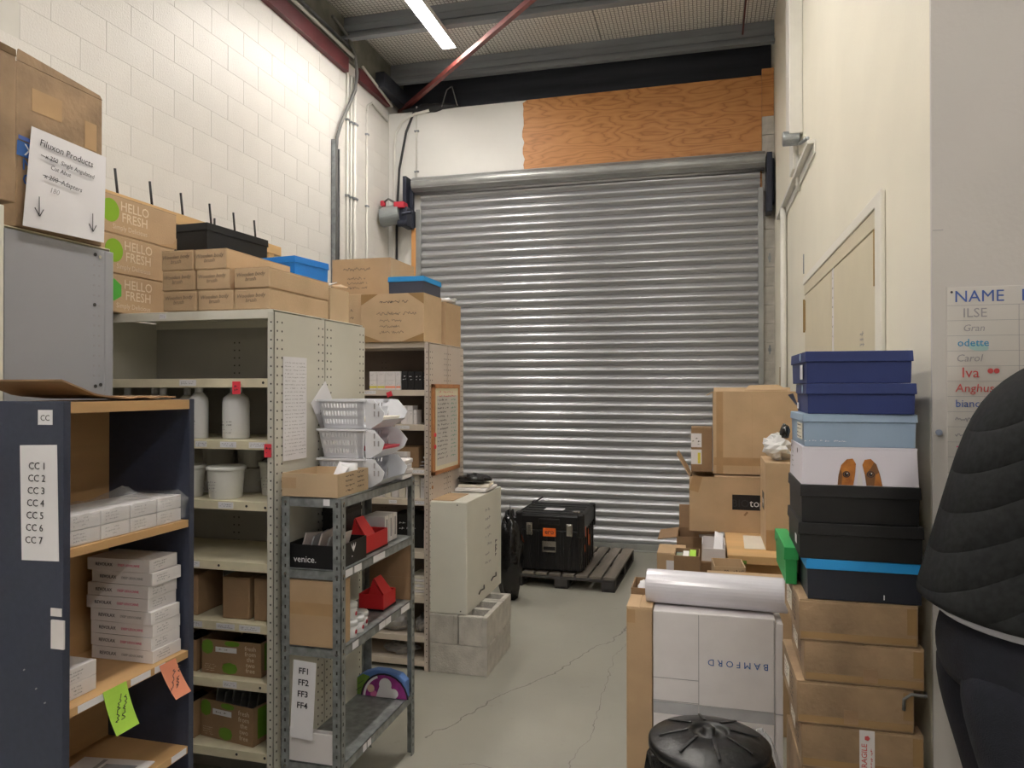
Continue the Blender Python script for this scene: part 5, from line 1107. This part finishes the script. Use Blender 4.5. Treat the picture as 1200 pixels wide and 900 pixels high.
plate('tape', c, 'F', (-.265, -.18, .3), .06, .1, 'tape', off=.0004, roll=-15); plate('tear', c, 'F', (.04, -.18, .12), .03, .012, 'kraft_dark', roll=50, off=.0004)
MB().box(-.15, .12, -.17, .1, .325, .33).build('paper_inside', 'white_paper', c)
MB().slab((-.15, -.178, .344), (.30, -.178, .344), (.29, -.05, .352), (-.14, -.05, .356), (0, 0, .004)).build('flap', 'kraft_light', c)
MB().slab((.04, -.178, .344), (.30, -.178, .344), (.30, .178, .344), (.04, .178, .344), (0, 0, .003)).build('flap', 'kraft_light', c)
c = open_carton('carton', 'large brown open carton on top of the BIO carton', 'box', .04, .55, 4.90, 5.28, 1.112, 1.635, 'kraft_light', flaps=(('L', .05, 118), ('B', .03, 30)))
plate('tape', c, 'F', (-.215, -.19, .26), .04, .52, 'tape', off=.0006); MB().box(-.02, -.018, -.1912, -.19, .02, .5).build('crease', 'kraft', c); plate('tape', c, 'F', (0, -.19, .08), .5, .05, 'tape', off=.0004)
MB().slab((-.06, -.1, .53), (.2, -.1, .53), (.16, .1, .565), (-.02, .1, .56), (0, 0, .004)).build('flap', 'kraft', c)
c = carton('carton', 'narrow brown carton with white shipping labels beside the large open carton', 'box', -.098, .035, 4.98, 5.2, 1.112, 1.40, 'kraft_dark', tape=False)
MB().box(-.067, .0, -.1112, -.11, .16, .25).build('shipping_label', 'white_paper', c); MB().box(-.067, .0, -.1112, -.11, .05, .145).build('shipping_label', 'white_paper', c); scrib(c, 'F', (-.033, -.11, .2), .05, 3, .02, 'ink', h=.01, off=.002, name='printing'); plate('yellow_bar', c, 'F', (-.016, -.11, .09), .018, .07, 'yellow_sticker', off=.002)
c = carton('carton', 'tall brown carton with small black label at the table front', 'box', .318, .52, 4.36, 4.80, .751, 1.24, 'kraft_light', tape=False, seam='x'); plate('black_label', c, 'L', (-.101, -.03, .255), .13, .10, 'black_card', off=.0006); text('top', .06, 'white_paper', c, 'L', (-.101, -.03, .255), off=.0018); plate('tape', c, 'F', (-.06, -.22, .06), .08, .11, 'tape', off=.0005)
t = thing('white_bag', 'white plastic bag slumped on the tall brown carton', 'bag', (.39, 4.52, 1.241)); crumple('film', 'white_plastic', t, .075, .10, .06, 33, .42, smooth=False)
# --- clutter below and beside the table
carton('carton', 'wide brown carton on the floor directly behind the wrapped roll', 'box', .0, .44, 3.74, 3.93, 0, .725, 'kraft', tape=False, seam='x')
c = open_carton('carton', 'small brown open box with writing at the table corner', 'box', .03, .185, 3.955, 4.15, .655, .742, 'kraft_pale', rz=4); scrib(c, 'F', (.02, -.0975, .045), .10, 2, .03, 'ink_soft', h=.025, seed=5, off=.001)
carton('carton', 'brown carton supporting the small open box with writing', 'box', .02, .19, 3.94, 4.18, 0, .654, 'kraft_dark', tape=False)
t = thing('white_tray', 'white card tray behind the small open box with writing', 'box', (.035, 4.39, .691)); MB().box(-.062, .065, -.1, .1, 0, .006).box(-.062, -.056, -.1, .1, .006, .095).box(.059, .065, -.1, .1, .006, .095).box(-.056, .059, .094, .1, .006, .10).box(-.056, .059, -.1, -.094, .006, .07).build('body', 'white_card', t); MB().slab((.0, -.05, .05), (.05, -.08, .06), (.055, .02, .13), (.01, .04, .14), (0, 0, .003)).build('paper', 'white_paper', t)
carton('carton', 'low brown carton supporting the white card tray', 'box', -.03, .10, 4.27, 4.50, 0, .69, 'kraft_dark', tape=False)
c = open_carton('carton', 'open brown box packed with magazines beside the table', 'box', -.168, -.037, 4.0, 4.2, .62, .775, 'kraft_dark', rz=0)
for i in range(3): MB().box(-.058+.036*i, -.026+.036*i, -.088, .088, .008, .135+.008*i).build('magazine', ['photo_print', 'white_paper', 'lime_note'][i], c)
carton('carton', 'brown carton under the box of magazines', 'box', -.18, -.03, 3.98, 4.25, 0, .619, 'kraft_dark', tape=False)
t = thing('black_packet', 'dark shiny packet wedged behind the wrapped roll', 'packet', (-.085, 3.72, 0)); MB().box(-.06, .06, -.07, .07, 0, .69).build('box', 'black_card', t, bevel=.004); crumple('film', 'black_bag', t, .06, .07, .025, 51, .3, loc=(0, 0, .69), smooth=False)
c = carton('carton', 'brown carton with white label standing left of the magazines', 'box', -.275, -.12, 4.30, 4.55, 0, .72, 'kraft', tape=False); plate('label', c, 'F', (-.0, -.125, .63), .05, .10, 'white_paper', off=.0008)
c = open_carton('carton', 'open brown carton with spread flaps behind the magazines', 'box', -.195, .09, 5.08, 5.45, .38, .665, 'kraft_dark', flaps=(('L', .13, 100), ('B', .16, 8)))
MB().slab((.02, -.17, .2), (.12, -.17, .21), (.11, -.1, .30), (.0, -.1, .29), (0, .004, 0)).build('white_paper', 'white_paper', c)
carton('carton', 'brown carton under the open carton with spread flaps', 'box', -.195, .09, 5.08, 5.45, 0, .379, 'kraft_dark', tape=False)
for i in range(3):
    t = thing('folder', 'grey folder standing under the table, %s' % ['left', 'middle', 'right'][i], 'folder', (.20+.035*i, 4.95, 0), 0, 'folders under the table'); MB().box(-.008, .008, -.12, .12, 0, .69).build('cover', ['white_card', 'black_card', 'slate_box'][i], t, bevel=.002); MB().box(-.006, .006, -.121, .11, .01, .67).build('pages', 'white_paper', t)
carton('carton', 'brown carton stored under the table carrying the dark pot', 'box', .19, .57, 4.24, 4.60, 0, .575, 'kraft_dark', tape=False)
t = thing('card_sheet', 'white card sheet standing below the table top', 'card', (.26, 4.40, .576)); MB().box(-.05, .05, -.02, .02, 0, .115).build('board', 'white_card', t, bevel=.002); MB().box(-.05, .05, -.0206, -.02, .06, .062).build('crease', 'ink_grey', t)
t = thing('black_pot', 'glossy dark round pot below the table edge', 'pot', (.41, 4.36, .576)); MB().lathe([(.04, 0), (.065, .025), (.072, .06), (.06, .09), (.05, .098)], 24).build('bowl', 'bin_black', t, smooth=True); MB().lathe([(.051, .096), (.054, .102), (.04, .106)], 24).build('rim', 'bin_black', t, smooth=True)
# ================================================================== PERSON at the right edge (back view, leaning to the right)
pe = thing('person', 'person in a dark quilted jacket and dark jeans, leaning away at the right edge', 'person', (.757, 2.10, 0))
def loft(name, rings, m, n=28, smooth=True, cap=True, pw=2.3, sub=1):
    """rings: (cx, cy, cz, rx, ry, tilt) horizontal-ish superellipses"""
    mb = MB(); vs = []
    for (cx, cy, cz, rx, ry, tl) in rings:
        for j in range(n):
            a = 6.2832*j/n; c_, s_ = math.cos(a), math.sin(a)
            x = rx*math.copysign(abs(c_)**(2/pw), c_); y = ry*math.copysign(abs(s_)**(2/pw), s_)
            vs.append((cx+x*math.cos(R(tl)), cy+y, cz-x*math.sin(R(tl))))
    k = len(rings); fs = [(i*n+j, i*n+(j+1) % n, (i+1)*n+(j+1) % n, (i+1)*n+j) for i in range(k-1) for j in range(n)]
    if cap: fs += [tuple(range(n))[::-1], tuple(range((k-1)*n, k*n))]
    o = mb.add(vs, fs).build(name, m, pe, smooth=smooth)
    if sub: s = o.modifiers.new('sub', 'SUBSURF'); s.levels = sub; s.render_levels = sub
    return o
# body: one continuous skinned figure inside the clothes
me = bpy.data.meshes.new('body'); V = []; E_ = []; RAD = []
def jv(p, r, parent=None):
    V.append(p); RAD.append(r)
    if parent is not None: E_.append((parent, len(V)-1))
    return len(V)-1
pel = jv((0, 0, 1.02), .125); sp1 = jv((.0, 0, 1.2), .115, pel); sp2 = jv((.04, 0, 1.4), .12, sp1); ch = jv((.09, 0, 1.56), .11, sp2); nk = jv((.15, 0, 1.70), .055, ch); hd0 = jv((.19, 0, 1.76), .075, nk); hd1 = jv((.21, 0, 1.84), .092, hd0); hd2 = jv((.22, 0, 1.93), .07, hd1)
nose = jv((.315, 0, 1.82), .014, hd1)
for s in (-1, 1):
    sh = jv((.09, s*.17, 1.59), .06, ch); el = jv((.07, s*.225, 1.29), .045, sh); wr_ = jv((.28, s*.19, 1.20), .03, el); pm_ = jv((.35, s*.18, 1.19), .032, wr_)
    for k, (dy, ln) in enumerate(((-.03, .065), (-.01, .078), (.01, .073), (.028, .058))):
        f1 = jv((.385, s*.18+dy, 1.195), .0095, pm_); f2 = jv((.385+ln*.5, s*.18+dy*1.1, 1.185), .0088, f1); jv((.385+ln*.85, s*.18+dy*1.1, 1.155), .0075, f2)
    t1 = jv((.325, s*.18-s*.035, 1.185), .011, wr_); t2 = jv((.36, s*.18-s*.055, 1.18), .0095, t1); jv((.385, s*.18-s*.055, 1.165), .008, t2)
    hp = jv((0, s*.095, .95), .095, pel); kn = jv((.02, s*.105, .52), .062, hp); an = jv((-.01, s*.11, .10), .042, kn); jv((.14, s*.125, .045), .04, an)
me.from_pydata(V, E_, []); bo = bpy.data.objects.new('body', me); COL.objects.link(bo); bo.parent = pe; me.materials.append(M('skin'))
sk = bo.modifiers.new('skin', 'SKIN'); sd = bo.modifiers.new('sub', 'SUBSURF'); sd.levels = 2; sd.render_levels = 2
for i, r in enumerate(RAD): me.skin_vertices[0].data[i].radius = (r, r); me.skin_vertices[0].data[i].use_root = (i == 0)
# jacket
ja = loft('jacket', [(-.005, 0, 1.085, .215, .235, 8), (-.008, 0, 1.09, .228, .245, 8), (-.006, 0, 1.12, .224, .243, 8), (-.0, 0, 1.2, .207, .236, 8), (.012, 0, 1.3, .192, .228, 10), (.028, 0, 1.4, .18, .225, 12), (.05, 0, 1.5, .170, .225, 14), (.075, 0, 1.58, .155, .22, 16), (.10, 0, 1.64, .128, .195, 18), (.125, 0, 1.68, .10, .14, 20), (.145, 0, 1.71, .078, .085, 20), (.152, 0, 1.735, .072, .075, 20), (.150, 0, 1.735, .06, .062, 20)], 'quilt')
for s in (-1, 1):
    rings = []
    pts_ = [(.08, s*.15, 1.61, .075), (.07, s*.21, 1.56, .085), (.055, s*.228, 1.46, .08), (.05, s*.235, 1.36, .074), (.065, s*.235, 1.28, .07), (.13, s*.23, 1.235, .063), (.2, s*.215, 1.215, .055), (.255, s*.20, 1.205, .048)]
    mb = MB(); P_ = [Vector(p[:3]) for p in pts_]; n = 16; vs = []; pv = None
    for i, p in enumerate(P_):
        tt = (P_[min(i+1, len(P_)-1)]-P_[max(i-1, 0)]).normalized(); a = (Vector((0, 1, 0))-tt*tt.y).normalized(); b = tt.cross(a)
        for j in range(n): vs.append(p+(a*math.cos(6.2832*j/n)+b*math.sin(6.2832*j/n))*pts_[i][3]*(1+.04*math.sin(i*2.1+j)))
    mb.add(vs, [(i*n+j, i*n+(j+1) % n, (i+1)*n+(j+1) % n, (i+1)*n+j) for i in range(len(P_)-1) for j in range(n)]+[tuple(range(n))[::-1], tuple(range((len(P_)-1)*n, len(P_)*n))])
    sl_ = mb.build('sleeve', 'quilt', pe, smooth=True); sl_.modifiers.new('sub', 'SUBSURF').levels = 1
loft('shirt_hem', [(-.004, 0, 1.055, .188, .205, 8), (-.004, 0, 1.075, .195, .212, 8), (-.002, 0, 1.10, .19, .208, 8), (0, 0, 1.13, .16, .18, 8)], 'shirt')
loft('jeans_seat', [(.0, 0, .90, .165, .195, 0), (-.005, 0, .95, .178, .203, 2), (-.008, 0, 1.0, .182, .203, 4), (-.004, 0, 1.05, .176, .196, 6), (.0, 0, 1.08, .168, .188, 8)], 'denim')
for s in (-1, 1):
    loft('jeans_leg', [(.0, s*.12, .06, .075, .075, 0), (.0, s*.118, .10, .08, .078, 0), (.01, s*.115, .3, .085, .082, 0), (.025, s*.112, .5, .092, .088, 0), (.015, s*.108, .62, .108, .096, 0), (.003, s*.104, .75, .135, .102, 0), (-.005, s*.1, .86, .158, .106, 0), (-.006, s*.098, .95, .165, .105, 0), (0, s*.095, 1.0, .15, .1, 0)], 'denim')
    so = loft('shoe', [(.05, s*.12, 0, .14, .05, 0), (.05, s*.12, .03, .142, .052, 0), (.03, s*.12, .06, .115, .05, 0), (.0, s*.12, .09, .07, .046, 0), (-.005, s*.12, .12, .055, .045, 0)], 'shoe')
ha = loft('hair', [(.135, 0, 1.76, .045, .075, 10), (.165, 0, 1.80, .085, .095, 15), (.18, 0, 1.87, .105, .104, 20), (.195, 0, 1.94, .10, .098, 20), (.21, 0, 1.985, .07, .07, 15), (.215, 0, 2.003, .03, .03, 10)], 'hair')
for s in (-1, 1):
    MB().lathe([(.006, -.008), (.011, -.003), (.011, .003), (.006, .008)], 12, c=(.298, s*.034, 1.865)).build('eye', 'white_paper', pe, smooth=True); MB().lathe([(.004, -.004), (.006, 0), (.004, .004)], 10, c=(.304, s*.034, 1.865)).build('iris', 'hair', pe, smooth=True)
    MB().lathe([(.008, -.028), (.016, -.012), (.018, .012), (.01, .028)], 12, c=(.20, s*.093, 1.85), sy=.45).build('ear', 'skin', pe, smooth=True)
MB().box(.286, .298, -.022, .022, 1.772, 1.782).build('mouth', 'ink_red', pe, bevel=.004)
